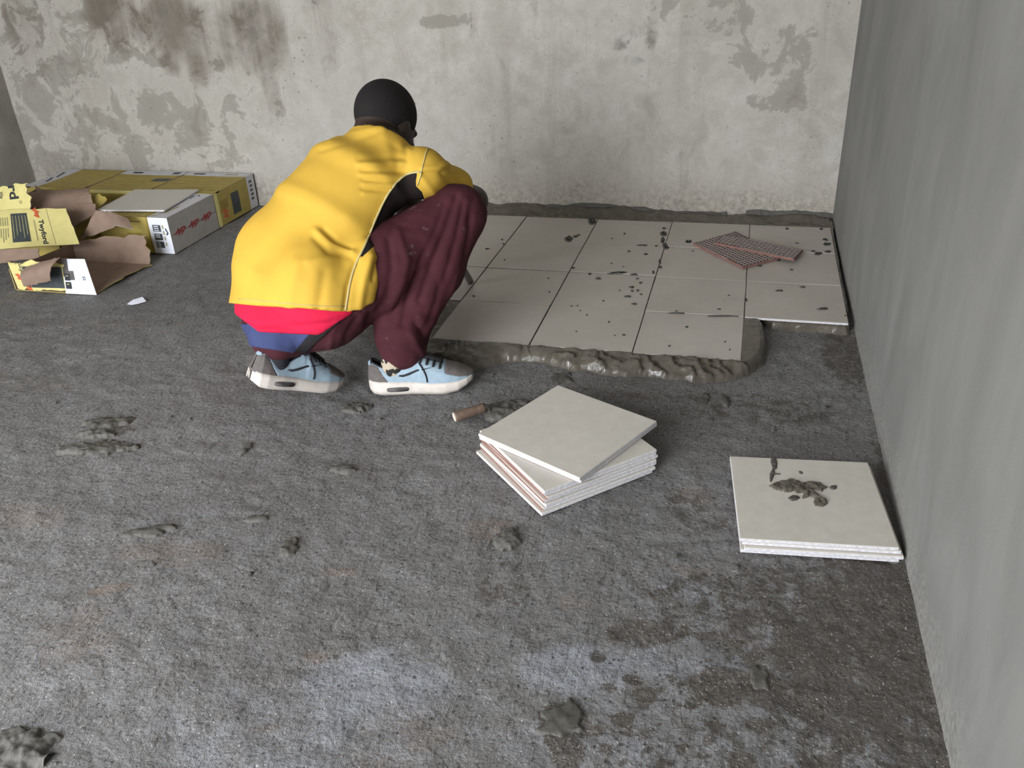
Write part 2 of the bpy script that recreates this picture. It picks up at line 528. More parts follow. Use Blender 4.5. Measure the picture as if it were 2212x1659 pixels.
    o['kind'] = 'structure'
    return o
floor = build_floor()

def build_wall_back():
    xs = np.linspace(XL - .1, wall_x(YB) + .12, 190)
    zs = np.concatenate([np.linspace(-.05, 1.35, 80), np.linspace(1.4, ZC, 12)])
    X, Zz = np.meshgrid(xs, zs, indexing='ij')
    Y = YB + .004 * fbm(X * 2.2, Zz * 2.2, .7, 3) + .003 * sstep(.25, 0, Zz) * fbm(X * 30, Zz * 30, 2.2, 3)
    V = np.stack([X, Y, Zz], -1).reshape(-1, 3)
    # the wall has a back so that it is a slab, not a sheet
    n = len(V)
    back = np.array([(xs[0], YB + .15, -.05), (xs[-1], YB + .15, -.05), (xs[-1], YB + .15, ZC), (xs[0], YB + .15, ZC)])
    Fc = grid_faces(len(xs), len(zs)).tolist() + [[n, n + 1, n + 2, n + 3]]
    o = mesh_obj('wall_back', np.vstack([V, back]), Fc, ['stained_plaster'], smooth=True)
    P2 = np.vstack([V, back])[:, [0, 2]]
    def sp(px, rx, rz, amp=1.0, ang=0):
        p = at(px, y=YB)
        return (p[0], p[2], rx, rz, ang, amp)
    brown = [sp((250, 30), .16, .18, .8), sp((370, 55), .25, .17, .78), sp((430, 110), .10, .18, .8), sp((550, 70), .16, .22, .82), sp((580, 170), .05, .22, .6),
             sp((60, 60), .16, .3, .5), sp((690, 60), .12, .25, .42), sp((480, 90), .3, .14, .6), sp((365, 130), .06, .09, .7)]
    grey = [sp((370, 260), .22, .25, .62), sp((330, 330), .28, .14, .55), sp((470, 330), .2, .12, .4), sp((960, 45), .11, .035, .95), sp((1560, 40), .16, .10, .75), sp((1640, 110), .22, .14, .5),
            sp((1720, 160), .12, .18, .55), sp((1690, 230), .16, .08, .5), sp((1480, 15), .2, .08, .4), sp((200, 60), .3, .3, .35), sp((600, 240), .06, .1, .5), sp((120, 200), .55, .55, .46), sp((420, 200), .4, .4, .34), sp((200, 350), .6, .12, .5), sp((30, 350), .2, .3, .6)]  # the widest spots only darken the left end
    smud = [sp((1340, 95), .035, .03, .8), sp((1405, 85), .03, .05, .75), sp((1380, 60), .10, .05, .4), sp((350, 40), .05, .12, .5), sp((1370, 130), .05, .03, .5), sp((540, 60), .09, .10, .5)]
    set_stain(o, stain_field(P2, brown), stain_field(P2, grey), stain_field(P2, smud))
    o['kind'] = 'structure'
build_wall_back()

def slab(name, pts, mat, kind='structure'):
    """hexahedron from 8 corners (bottom ring, top ring)"""
    f = [(3, 2, 1, 0), (4, 5, 6, 7), (0, 1, 5, 4), (1, 2, 6, 5), (2, 3, 7, 6), (3, 0, 4, 7)]
    o = mesh_obj(name, pts, f, [mat])
    if kind: o['kind'] = kind
    return o
def boxpts(x0, x1, y0, y1, z0, z1):
    return [(x0, y0, z0), (x1, y0, z0), (x1, y1, z0), (x0, y1, z0), (x0, y0, z1), (x1, y0, z1), (x1, y1, z1), (x0, y1, z1)]
a, b = wall_x(YF - .2), wall_x(YB + .2)
slab('wall_right', [(a, YF - .2, -.05), (a + .15, YF - .2, -.05), (b + .15, YB + .2, -.05), (b, YB + .2, -.05),
                    (a, YF - .2, ZC), (a + .15, YF - .2, ZC), (b + .15, YB + .2, ZC), (b, YB + .2, ZC)], 'grey_render')
slab('ceiling', boxpts(XL - .2, .6, YF - .2, YB + .3, ZC, ZC + .12), 'ceiling_plaster')
def build_front():
    ox0, ox1, oz0, oz1 = OPEN[0]
    parts = [(XL - .15, ox0, -.05, ZC), (ox1, .6, -.05, ZC), (ox0, ox1, oz1, ZC)]
    V, Fc = [], []
    f = [(3, 2, 1, 0), (4, 5, 6, 7), (0, 1, 5, 4), (1, 2, 6, 5), (2, 3, 7, 6), (3, 0, 4, 7)]
    for (x0, x1, z0, z1) in parts:
        n = len(V)
        V += boxpts(x0, x1, YF - .15, YF, z0, z1)
        Fc += [[i + n for i in q] for q in f]
    o = mesh_obj('wall_front', V, Fc, ['old_plaster'])
    o['kind'] = 'structure'
    V, Fc = [], []
    w0, w1, z0, z1 = WIN
    for (ya, yb, za, zb) in ((YF - .2, w0, -.05, ZC), (w1, YB + .2, -.05, ZC), (w0, w1, -.05, z0), (w0, w1, z1, ZC)):
        n = len(V)
        V += boxpts(XL - .15, XL, ya, yb, za, zb)
        Fc += [[i + n for i in q] for q in f]
    o = mesh_obj('wall_left', V, Fc, ['old_plaster'])
    o['kind'] = 'structure'
build_front()
slab('ground_outside', boxpts(-14, 10, -22, YF - .12, -.3, -.06), 'outdoor_ground')

# ================================================================== tiles
TS, TT, PITCH, ZT = .300, .008, .303, .030
def tile_mesh(name, top, sides, back, red_edge=True):
    bm = bmesh.new()
    bmesh.ops.create_cube(bm, size=1.0)
    bmesh.ops.scale(bm, vec=(TS, TS, TT), verts=bm.verts)
    bmesh.ops.bevel(bm, geom=[e for e in bm.edges], offset=.0012, segments=1, affect='EDGES', profile=.5)
    me = bpy.data.meshes.new(name)
    for m in (top, sides, back): me.materials.append(MATS[m])
    for f in bm.faces:
        n = f.normal
        if n.z > .5: f.material_index = 0
        elif n.z < -.5: f.material_index = 2
        elif n.x < -.5 and red_edge: f.material_index = 2
        else: f.material_index = 1
    bm.to_mesh(me); bm.free()
    return me
ME_LAID = tile_mesh('laid_tile', 'dusty_cream_glaze', 'tile_edge_mortared', 'tile_body_red', False)
ME_LAID2 = tile_mesh('laid_tile_open_edge', 'dusty_cream_glaze', 'tile_edge_white', 'tile_body_red', False)
ME_LOOSE = tile_mesh('loose_tile', 'cream_glaze', 'tile_edge_white', 'tile_body_red', True)
ME_LOOSE2 = tile_mesh('loose_tile_pale', 'cream_glaze', 'tile_edge_white', 'tile_body_red', False)

# laid tiles belong to the floor: columns A (right wall) .. E, rows 1 (back wall) .. 4
laid = [(c, r) for c in range(5) for r in range(4) if (c, r) not in ((0, 3), (4, 3))]
for c, r in laid:
    o = bpy.data.objects.new('floor_tile', ME_LAID2 if (c, r) == (0, 2) else ME_LAID)
    COL.objects.link(o)
    o.parent = floor
    jx, jy = random.uniform(-.0007, .0007), random.uniform(-.0007, .0007)
    o.location = (.1515 - c * PITCH + jx, -.1515 - r * PITCH + jy, ZT - TT / 2 + random.uniform(-.0012, .0008))
    o.rotation_euler = (random.uniform(-.003, .003), random.uniform(-.003, .003), random.uniform(-.003, .003))

def loose_tile(cx, cy, z, rz, label, group=None, me=None, name='ceramic_tile', tilt=(0, 0)):
    o = bpy.data.objects.new(name, me or ME_LOOSE)
    COL.objects.link(o)
    o.location = (cx, cy, z + TT / 2)
    o.rotation_euler = (tilt[0], tilt[1], rz)
    return tag(o, label, 'tile', group)
def corner_center(p0, p1, p2, p3):
    P = np.array([p0, p1, p2, p3])[:, :2]
    return P.mean(0)

# central stack: seven tiles fanned slightly, two turned tiles on top
lowa = at((1176, 1062), z=.056); lowb = at((1424, 970), z=.056)
e = (lowb - lowa)[:2]; e /= np.linalg.norm(e)
n2 = np.array((-e[1], e[0]))
base_rz = math.atan2(e[1], e[0])
FANLAB = ['lowest cream tile, jutting out at the foot of the fanned stack', 'second cream tile from the floor in the fanned stack',
          'third cream tile from the floor in the fanned stack', 'middle cream tile of the seven fanned straight under the turned pair',
          'cream tile third below the turned pair in the fanned stack', 'cream tile second below the turned pair in the fanned stack',
          'cream tile with a half-hidden top just under the turned pair']
fan = [(-.015, -.006, .012), (-.005, -.005, -.014), (-.002, -.003, .012), (.0, -.001, -.012), (.002, -.002, .018), (.0, .001, -.010), (.0, .0, 0.0)]
for k, (du, dv, dr) in enumerate(fan):
    c = lowa[:2] + e * (.15 + du) + n2 * (.15 + dv)
    loose_tile(c[0], c[1], .0005 + k * .0081, base_rz + dr, FANLAB[k], 'tiles in the fanned stack',
               ME_LOOSE if k in (1, 3, 4, 5) else ME_LOOSE2)
top = [at(q, z=.0735) for q in [(1200, 830), (1418, 911), (1256, 1032), (1036, 938)]]
c = corner_center(*top)
d = (top[1] - top[0])[:2] + (top[2] - top[3])[:2]
rz = math.atan2(d[1], d[0])
loose_tile(c[0] + .001, c[1] + .002, .0575, rz + .008, 'turned cream tile second from the top of the fanned stack', None, ME_LOOSE2)
loose_tile(c[0], c[1], .0657, rz, 'clean topmost cream tile turned across the fanned stack beside the trowel', None, ME_LOOSE2)

# stack of tiles by the right wall
rs = [at(q, z=.033) for q in [(1576.4, 982.6), (1881, 995), (1946.6, 1188.5), (1588.9, 1165.6)]]
c = corner_center(*rs)
d = (rs[1] - rs[0])[:2] + (rs[2] - rs[3])[:2]
rz = math.atan2(d[1], d[0])
lab = ['cream tile lowest in the small stack by the grey wall', 'cream tile above the lowest in the small wall-side stack',
       'cream tile just beneath the mortar-smeared top tile', 'mortar-smeared cream tile on top of the stack against the grey wall']
for k, (dx, dy, dr) in enumerate([(.004, -.004, -.004), (.010, -.006, .004), (.006, .001, -.004), (0, 0, 0)]):
    loose_tile(c[0] + dx, c[1] + dy, .0005 + k * .0081, rz + dr, lab[k], None, ME_LOOSE2)

# ================================================================== mortar
def sd_blob(name, poly, z0, hmax, mat, res=.003, edge=.012, rough=.25, seed=0, label=None, cat='mortar', group=None, freq=90, parent=None, jag=.14):
    """dome of mortar over a polygon in plan, its rim sunk a little below z0"""
    poly = np.asarray(poly, float)[:, :2]
    c = poly.mean(0)
    lo, hi = poly.min(0) - 2 * res, poly.max(0) + 2 * res
    xs, ys = np.arange(lo[0], hi[0] + res, res), np.arange(lo[1], hi[1] + res, res)
    X, Y = np.meshgrid(xs, ys, indexing='ij')
    P = np.stack([X, Y], -1).reshape(-1, 2)
    sd = poly_sd(P, poly) + jag * edge * fbm(P[:, 0] * freq, P[:, 1] * freq, seed, 4)
    t = np.clip(sd / edge, 0, 1)
    h = hmax * np.sqrt(1 - (1 - t) ** 2) * (1 + rough * fbm(P[:, 0] * freq, P[:, 1] * freq, seed + 5.5, 3))
    z = np.where(sd > 0, h, -.6 * res + np.maximum(sd, -3 * res) * .8)
    Fc = grid_faces(len(xs), len(ys))
    keep = (sd[Fc] > -1.6 * res).any(1)
    Fc = Fc[keep]
    used, inv = np.unique(Fc, return_inverse=True)
    V = np.stack([P[used, 0] - c[0], P[used, 1] - c[1], z[used]], -1)
    Fc = inv.reshape(-1, 4)
    # flat underside
    n = len(V)
    o = mesh_obj(name, V, Fc, [mat], smooth=True)
    o.location = (c[0], c[1], z0)
    if parent is not None: o.parent = parent
    if label: tag(o, label, cat, group)
    return o
def pxpoly(pts, z):
    return [at(q, z=z) for q in pts]
def z4(u, v): return (960 + .4159 * u, 420 + .4159 * v)
def z7(u, v): return (1440 + .1989 * u, 460 + .1989 * v)
def z6(u, v): return (1540 + .20796 * u, 940 + .20796 * v)

# the bed that carries the laid tiles, with the ridge squeezed out along their front
def build_bed():
    front = [(1000, 800), (1056, 790), (1085, 780), (1128, 779), (1175, 781), (1202, 788), (1238, 798), (1274, 800), (1302, 806), (1354, 812), (1400, 812), (1445, 818),
             (1495, 825), (1535, 824), (1589, 820), (1622, 804), (1649, 785), (1655, 750), (1650, 714), (1636, 692)]
    fp = [at(q, z=0)[:2] for q in front]
    outline = [(-1.0, -1.27)] + [tuple(q) for q in fp] + [(.085, -.912), (.301, -.916), (.309, -.90), (.312, -.3), (.315, .13), (-1.24, .13), (-1.25, -.95), (-1.0, -.95)]
    outline = np.array(outline)
    res = .0045
    xs = np.arange(-1.27, .32, res); ys = np.arange(-1.45, .135, res)
    X, Y = np.meshgrid(xs, ys, indexing='ij')
    P = np.stack([X, Y], -1).reshape(-1, 2)
    x, y = P.T
    sd = poly_sd(P, outline)
    tiles = np.full(len(P), 1e9)
    for c, r in laid:
        dx = np.abs(x - (.1515 - c * PITCH)) - .1515
        dy = np.abs(y - (-.1515 - r * PITCH)) - .1515
        tiles = np.minimum(tiles, np.maximum(dx, dy))
    prof = np.sqrt(1 - (1 - np.clip((sd + .003 * fbm(x * 40, y * 40, 2)) / .034, 0, 1)) ** 2)
    h = np.where(y < -1.2, .0305, .0265) * prof
    # folds of the ridge: sheared lobes
    rid = sstep(-1.205, -1.222, y) * (x < .06)
    u = x * 11 + (y + 1.2) * 13 + 1.5 * fbm(x * 9, y * 9, 3.7, 3)
    saw = (u - np.floor(u))
    lobes = saw ** 1.6 - .45
    fold = .013 * lobes * prof + .005 * fbm(x * 38, y * 55, 8.1, 3) * prof + .006 * np.abs(fbm(x * 20 + y * 26, y * 20, 5.1, 2))
    lump = .5 + .6 * sstep(-.75, -.3, x) + .25 * fbm(x * 9, y * 9, 1.1, 2)
    h = np.where(rid > 0, h * (1 - .22 * sstep(-1.215, -1.26, y)) + rid * fold * lump, h)
    # flat trowelled pad beyond the last tile of the front row
    pad = (x > -.004) & (x < .12) & (y > -1.215) & (y < -.9)
    h = np.where(pad, np.minimum(.0285 * np.sqrt(1 - (1 - np.clip(sd / .02, 0, 1)) ** 2), .0285) + .0010 * fbm(x * 70, y * 70, 1.0, 3), h)
    # the strip between tiles and back wall, heaped against the wall
    strip = y > -.002
    hs = .024 + .012 * sstep(.02, .12, y) + .006 * fbm(x * 16, y * 16, 6.0, 4) + .012 * sstep(-.2, .5, NZ(x * 5, 0, .3)) * sstep(.05, .12, y)
    h = np.where(strip, hs, h)
    sidew = (x > .302)
    h = np.where(sidew & (y > -.9), .022 + .010 * sstep(-.45, .05, y) + .004 * fbm(x * 40, y * 14, 3.0, 3), h)
    h = np.where(tiles < -.002, np.minimum(h, .0212), h)
    near = (tiles >= -.002) & (tiles < .0035) & ~strip & ~sidew
    h = np.where(near & (rid <= 0) & ~pad, np.minimum(h, .0255 + .0035 * fbm(x * 30, y * 30, 4.4, 3)), h)
    z = np.where(sd > 0, h, -.004 + np.maximum(sd, -.012) * .5)
    Fc = grid_faces(len(xs), len(ys))
    Fc = Fc[(sd[Fc] > -.007).any(1)]
    used, inv = np.unique(Fc, return_inverse=True)
    V = np.stack([x[used], y[used], z[used]], -1)
    global mortar_bed
    mortar_bed = o = mesh_obj('mortar_bed', V, inv.reshape(-1, 4), ['wet_mortar'], smooth=True)
    tag(o, 'wet grey mortar bed squeezed out along the front of the laid tiles', 'mortar')
build_bed()

# torn smear of mortar thrown up on the plaster above the tiles
def build_fillet():
    xs = np.linspace(at((1150, 460), y=YB)[0], wall_x(YB) + .004, 260)
    Vv, Fc = [], []
    topz = .030 + .030 * np.clip(.45 + .9 * fbm(xs * 3.2, 2.0, 1.0, 5), 0.02, 1.3)
    topz = np.where((xs > -.09) & (xs < -.02), .027, topz)
    m = 6
    for i, xx in enumerate(xs):
        for k in range(m):
            s = k / (m - 1)
            th = .010 * math.sqrt(max(0, 1 - s * s)) + (-.006 if k == m - 1 else 0)
            Vv.append((xx, YB - th - .002 * (k < m - 1) + .0025 * float(fbm(xx * 60, s * 3, 2.2, 2)) * (k < m - 1), .008 + s * (topz[i] - .008)))
    o = mesh_obj('mortar_smear', Vv, grid_faces(len(xs), m)[:, ::-1], ['damp_mortar'], mortar_bed, smooth=True)
    o['label'] = 'dark ragged mortar smear along the foot of the stained wall'
build_fillet()

# flattened specks on the laid tiles
def dome(name, px, wpx, hpx, z, height, mat, label, group, ang=0.0):
    p = at(px, z=z)
    ex = (at((px[0] + 1, px[1]), z=z) - p) * wpx
    ey = (at((px[0], px[1] + 1), z=z) - p) * hpx
    n = 12
    th = np.linspace(0, 2 * np.pi, n, endpoint=False)
    rr = 1 + RNG.uniform(-.28, .28, n)
    V = [(0, 0, height)]
    for s, zz in ((.55, height * .85), (1.0, 0.0002), (1.02, -.001)):
        for k in range(n):
            q = s * rr[k] * (math.cos(th[k]) * ex + math.sin(th[k]) * ey)
            V.append((q[0], q[1], zz))
    Fc = [(0, 1 + (k + 1) % n, 1 + k) for k in range(n)]
    for r in range(2):
        for k in range(n):
            a0 = 1 + r * n
            Fc.append((a0 + k, a0 + (k + 1) % n, a0 + n + (k + 1) % n, a0 + n + k))
    Fc = [f if len(f) == 4 else f[::-1] for f in Fc]
    o = mesh_obj(name, V, Fc, [mat], smooth=True)
    o.location = p
    return tag(o, label, 'mortar', group)
spots4 = [(645, 230, 22, 12), (680, 218, 12, 5), (697, 211, 9, 4), (935, 204, 5, 4), (870, 228, 4, 3), (768, 138, 22, 16), (1140, 175, 8, 5), (1140, 203, 17, 9), (1133, 238, 10, 13),
          (1150, 268, 17, 13), (1100, 268, 8, 4), (1025, 264, 26, 4), (300, 235, 6, 4), (306, 257, 6, 4), (225, 283, 16, 4), (312, 340, 4, 4), (958, 296, 9, 4), (1046, 311, 12, 5),
          (868, 359, 7, 4), (930, 376, 6, 4), (668, 382, 12, 5), (755, 412, 10, 5), (800, 437, 14, 4), (900, 407, 52, 6), (985, 415, 22, 4), (1000, 437, 8, 3), (1018, 458, 8, 4),
          (972, 481, 12, 5), (1004, 498, 7, 4), (975, 500, 7, 4), (953, 530, 18, 5), (985, 568, 12, 4), (910, 498, 4, 3), (1020, 518, 6, 3), (825, 552, 6, 3), (152, 527, 7, 4),
          (540, 435, 4, 3), (545, 505, 4, 4), (740, 626, 8, 3), (705, 603, 4, 3), (855, 662, 6, 4), (932, 730, 8, 4), (885, 732, 4, 3), (685, 712, 5, 3), (1258, 688, 9, 4),
          (1168, 787, 6, 4), (1205, 605, 5, 3), (1478, 525, 4, 3), (1482, 805, 5, 3), (1458, 765, 5, 3), (1205, 617, 42, 3), (1450, 632, 75, 4), (660, 580, 5, 3),
          (1085, 405, 7, 13), (1117, 350, 7, 11), (1120, 378, 9, 6), (690, 577, 4, 2)]
spots7 = [(1305, 172, 18, 9), (1680, 172, 18, 11), (1720, 290, 33, 13), (1740, 340, 40, 15), (1590, 415, 28, 10), (1645, 440, 45, 13), (1755, 420, 36, 11), (1210, 515, 18, 8),
          (1005, 573, 25, 8), (1415, 328, 20, 5), (1218, 843, 40, 8), (1478, 804, 30, 7), (1695, 1040, 52, 13), (570, 1045, 20, 8), (675, 895, 12, 5), (105, 1065, 12, 5),
          (285, 413, 12, 5), (1940, 1113, 10, 5), (860, 945, 17, 12), (235, 310, 42, 19), (1355, 615, 18, 6)]
for lst, fn, k in ((spots4, z4, .4159), (spots7, z7, .1989)):
    for (u, v, w, h) in lst:
        dome('mortar_spot', fn(u, v), w * k * 1.05, h * k * 1.25, ZT + .0002, .0012 + .00008 * min(w * k, 12), 'damp_mortar',
             'small dark mortar speck dropped on the laid tiles', 'mortar specks on the laid tiles')

# mortar splashed on the stack by the wall
zt = .0329
sd_blob('mortar_splash', pxpoly([z6(*q) for q in [(575, 525), (640, 495), (735, 468), (800, 455), (880, 468), (930, 492), (1000, 480), (1060, 488), (1120, 495), (1150, 525), (1195, 545), (1150, 565),
        (1140, 595), (1090, 572), (1020, 560), (1090, 605), (1120, 645), (1180, 665), (1195, 715), (1150, 745), (1055, 735), (1045, 690), (1060, 655), (1000, 640), (930, 665), (925, 640),
        (945, 600), (880, 605), (840, 580), (790, 598), (720, 585), (650, 570)]], zt), zt, .0045, 'wet_mortar', .0022, .010, .8, 2.0,
        'wet grey mortar splash in the middle of the wall-side tile', 'mortar', None, 140, None, .05)
sd_blob('mortar_streak', pxpoly([z6(*q) for q in [(605, 228), (650, 222), (672, 290), (668, 345), (640, 362), (645, 395), (705, 398), (700, 410), (640, 412), (620, 460), (598, 505), (585, 440),
        (590, 400), (618, 345), (598, 280)]], zt), zt, .0022, 'damp_mortar', .0018, .006, .5, 3.0, 'narrow dark mortar streak running off the wall-side tile', 'mortar', None, 160, None, .02)
sd_blob('mortar_drop', pxpoly([z6(*q) for q in [(780, 655), (830, 622), (880, 628), (908, 652), (870, 680), (820, 684)]], zt), zt, .003, 'damp_mortar', .0018, .006, .4, 4.0,
        'oval mortar drop beside the splash on the wall-side tile', 'mortar')
sd_blob('mortar_drop', pxpoly([z6(*q) for q in [(885, 375), (915, 372), (940, 392), (930, 408), (900, 400)]], zt), zt, .002, 'damp_mortar', .0015, .004, .4, 5.0,
        'tiny mortar drop above the splash on the wall-side tile', 'mortar')
sd_blob('mortar_drop', pxpoly([z6(*q) for q in [(1205, 540), (1230, 525), (1280, 528), (1288, 560), (1250, 570), (1220, 560)]], zt), zt, .003, 'damp_mortar', .0015, .005, .4, 6.0,
        'squarish mortar drop at the right tip of the splash on the wall-side tile', 'mortar')

# lumps dropped on the screed
def ell_poly(px, rx, ry, ang, n=18, jit=.18):
    p = at(px, z=0)
    out = []
    for k in range(n):
        th = 2 * math.pi * k / n
        r = 1 + RNG.uniform(-jit, jit)
        out.append((p[0] + r * (math.cos(th) * math.cos(ang) * rx - math.sin(th) * math.sin(ang) * ry),
                    p[1] + r * (math.cos(th) * math.sin(ang) * rx + math.sin(th) * math.cos(ang) * ry)))
    return out
LUMPS = [((768, 880), .036, .034, .2, .020, 'damp_mortar', 'dark crumbly mortar lump below the flat sneaker'),
         ((742, 1012), .030, .020, .1, .013, 'drying_mortar', 'small smooth mortar lump midway across the bare screed'),
         ((625, 1180), .020, .032, .1, .018, 'damp_mortar', 'dark mortar lump with a hollow, out on the bare screed'),
         ((325, 1145), .055, .017, .45, .012, 'damp_mortar', 'long narrow mortar smear on the bare screed'),
         ((551, 1118), .024, .013, .35, .008, 'drying_mortar', 'pale little mortar pat on the bare screed'),
         ((1100, 1160), .024, .036, .0, .014, 'drying_mortar', 'elongated mortar lump in front of the fanned stack'),
         ((35, 1630), .055, .05, .5, .020, 'drying_mortar', 'big flat greenish mortar lump alone on the screed'),
         ((228, 912), .065, .030, .25, .020, 'damp_mortar', 'dark ragged mortar heap near the cartons'),
         ((205, 938), .052, .020, .15, .024, 'drying_mortar', 'pale mortar slab leaning on the dark ragged heap'),
         ((165, 968), .045, .020, .3, .018, 'drying_mortar', 'smaller pale mortar slab before the ragged heap'),
         ((230, 965), .075, .030, .3, .014, 'damp_mortar', 'dark mortar crust around the pale slabs'),
         ((530, 968), .010, .030, 0.1, .008, 'drying_mortar', 'thin upright ridge of dried mortar on the screed'),
         ((1213, 815), .034, .028, .1, .005, 'damp_mortar', 'thin dark mortar flake behind the fanned stack'),
         ((1520, 862), .012, .04, -.1, .008, 'damp_mortar', 'short mortar ridge between fanned stack and ridge'),
         ((1565, 862), .010, .03, .3, .007, 'damp_mortar', 'narrow mortar ridge nearer the wall behind the stacks'),
         ((1640, 1465), .014, .030, .1, .010, 'damp_mortar', 'small dark hollow, shaped as a low clod, on the damp corner of the screed'),  # a hollow in the screed, built as a dark raised patch
         ((1215, 1548), .032, .036, 0, .006, 'damp_mortar', 'rough dark mortar patch on pale bluish screed'),
         ((105, 690), .012, .004, .2, .004, 'drying_mortar', 'pale mortar crumb below the torn carton'),
         ((1935, 1195), .022, .020, 0, .014, 'damp_mortar', 'crumbly mortar clump at the front corner of the wall-side stack')]
for k, (px, rx, ry, an, h, m, lb) in enumerate(LUMPS):
    sd_blob('mortar_lump', ell_poly(px, rx, ry, an), -.002, h * .42, m, .0026, min(rx, ry) * .9, .55, k * 3.3, lb, 'mortar', None, 62, None, .38)
# grit crumbs scattered on the screed
def crumbs():
    me = bpy.data.meshes.new('mortar_crumb')
    bm = bmesh.new(); bmesh.ops.create_icosphere(bm, subdivisions=1, radius=1)
    for v in bm.verts: v.co *= random.uniform(.75, 1.2)
    bm.to_mesh(me); bm.free(); me.materials.append(MATS['drying_mortar'])
    spots = [(920, 800), (1065, 810), (1160, 850), (1110, 862), (700, 690), (820, 905), (870, 960), (1480, 905), (1510, 940), (1250, 835), (360, 700), (410, 905), (480, 800),
             (1460, 1200), (1330, 1180), (1080, 1220), (950, 1130), (540, 1240), (330, 1220), (720, 1420), (860, 1300), (1720, 905), (1780, 880), (1810, 940), (1740, 1230),
             (1590, 1225), (1670, 930), (370, 900), (120, 870), (1290, 1260)]
    for s in spots:
        o = bpy.data.objects.new('mortar_crumb', me); COL.objects.link(o)
        p = at(s, z=0); r = random.uniform(.0025, .0055)
        o.location = (p[0], p[1], r * .35 - .001); o.scale = (r * random.uniform(.8, 1.5), r, r * .8); o.rotation_euler = (0, 0, random.uniform(0, 6))
        tag(o, 'tiny mortar crumb lying on the bare screed', 'crumb', 'mortar crumbs on the screed')
crumbs()

# ================================================================== upturned tile offcuts on the laid floor
def offcut(name, polypx, z, tilt, label, dirs, step):
    poly = np.array([at(z7(*q), z=z + TT)[:2] for q in polypx])
    c = poly.mean(0)
    L = poly - c
    n = len(L)
    V = [(x, y, 0) for x, y in L] + [(x, y, TT) for x, y in L]
    ar = .5 * sum(L[k][0] * L[(k + 1) % n][1] - L[(k + 1) % n][0] * L[k][1] for k in range(n))
    idx = list(range(n)) if ar > 0 else list(range(n))[::-1]
    Fc = [[i for i in idx][::-1], [i + n for i in idx]]
    for k in range(n):
        i, j = idx[k], idx[(k + 1) % n]
        Fc.append([i, j, j + n, i + n])
    o = mesh_obj(name, V, Fc, ['tile_back_brown', 'tile_body_red'], mi=[0, 0] + [1] * n)
    o.location = (c[0], c[1], z)
    o.rotation_euler = (tilt[0], tilt[1], 0)
    tag(o, label, 'tile piece')
    # cast ribs on the back of the tile
    RV, RF = [], []
    for d in dirs:
        d = np.array(d, float); d /= np.linalg.norm(d); nn = np.array((-d[1], d[0]))
        s0 = (L @ nn).min(); s1 = (L @ nn).max()
        for s in np.arange(s0 + .006, s1 - .002, step):
            tt = np.linspace((L @ d).min(), (L @ d).max(), 160)
            pts = tt[:, None] * d + s * nn
            ins = poly_sd(pts, L) > .003
            runs, st = [], None
            for q in range(len(tt)):
                if ins[q] and st is None: st = q
                if (not ins[q] or q == len(tt) - 1) and st is not None:
                    if q - st > 3: runs.append((tt[st], tt[q - 1]))
                    st = None
            for (a0, a1) in runs:
                w = .0009
                b0 = len(RV)
                for zz in (TT - .0002, TT + .0008):
                    for (t_, sg) in ((a0, -1), (a1, -1), (a1, 1), (a0, 1)):
                        q = t_ * d + (s + sg * w) * nn
                        RV.append((q[0], q[1], zz))
                RF += [[b0 + i for i in f] for f in ((4, 5, 6, 7), (0, 1, 5, 4), (1, 2, 6, 5), (2, 3, 7, 6), (3, 0, 4, 7))]
    r = mesh_obj('rib_grid', RV, RF, ['tile_back_rib'], parent=o)
    r['label'] = 'pale raised grid on the tile back'
    return o
def wdir(a_, b_, z=.038): return (at(z7(*b_), z=z) - at(z7(*a_), z=z))[:2]
p1 = [(290, 325), (600, 238), (745, 200), (900, 278), (1060, 390), (1220, 485), (830, 585)]
offcut('tile_offcut', p1, ZT + .001, (0, 0), 'large upturned tile offcut with dark ribbed back on the laid tiles', [wdir((290, 325), (820, 588)), wdir((290, 325), (745, 200))], .0155)
p2 = [(520, 318), (610, 245), (760, 250), (940, 292), (1485, 400), (1385, 498), (1230, 470)]
offcut('tile_offcut', p2, ZT + TT + .0025, (0.0, 0.0), 'narrow upturned tile strip lying across the larger offcut', [wdir((940, 292), (1485, 400)), wdir((1385, 498), (1485, 400))], .0155)

# ================================================================== cartons
simple('carton_yellow', (.42, .33, .085), .7, .10, 25, .1, 60, .002)
simple('carton_pale_yellow', (.74, .66, .27), .7, .06, 25, .1, 60, .002)
simple('carton_white', (.66, .66, .70), .65, .06, 25)
simple('carton_white_shaded', (.42, .40, .38), .7, .08, 25)  # white card; the shade of the side turned from the light is in its colour
simple('bright_white_print', (.82, .85, .95), .5, .03, 25)
simple('kraft_inside', (.27, .19, .145), .85, .10, 30, .15, 120, .001)
simple('print_black', (.03, .035, .04), .6, .15, 60)
simple('print_charcoal', (.055, .065, .07), .6, .2, 60)
simple('print_orange', (.62, .13, .05), .6, .1, 60)
simple('print_red', (.36, .05, .05), .6, .1, 60)
simple('print_grey', (.36, .34, .16), .6, .1, 60)
simple('print_ochre', (.30, .22, .04), .6, .1, 60)
simple('print_dark', (.11, .10, .10), .7, .4, 40)

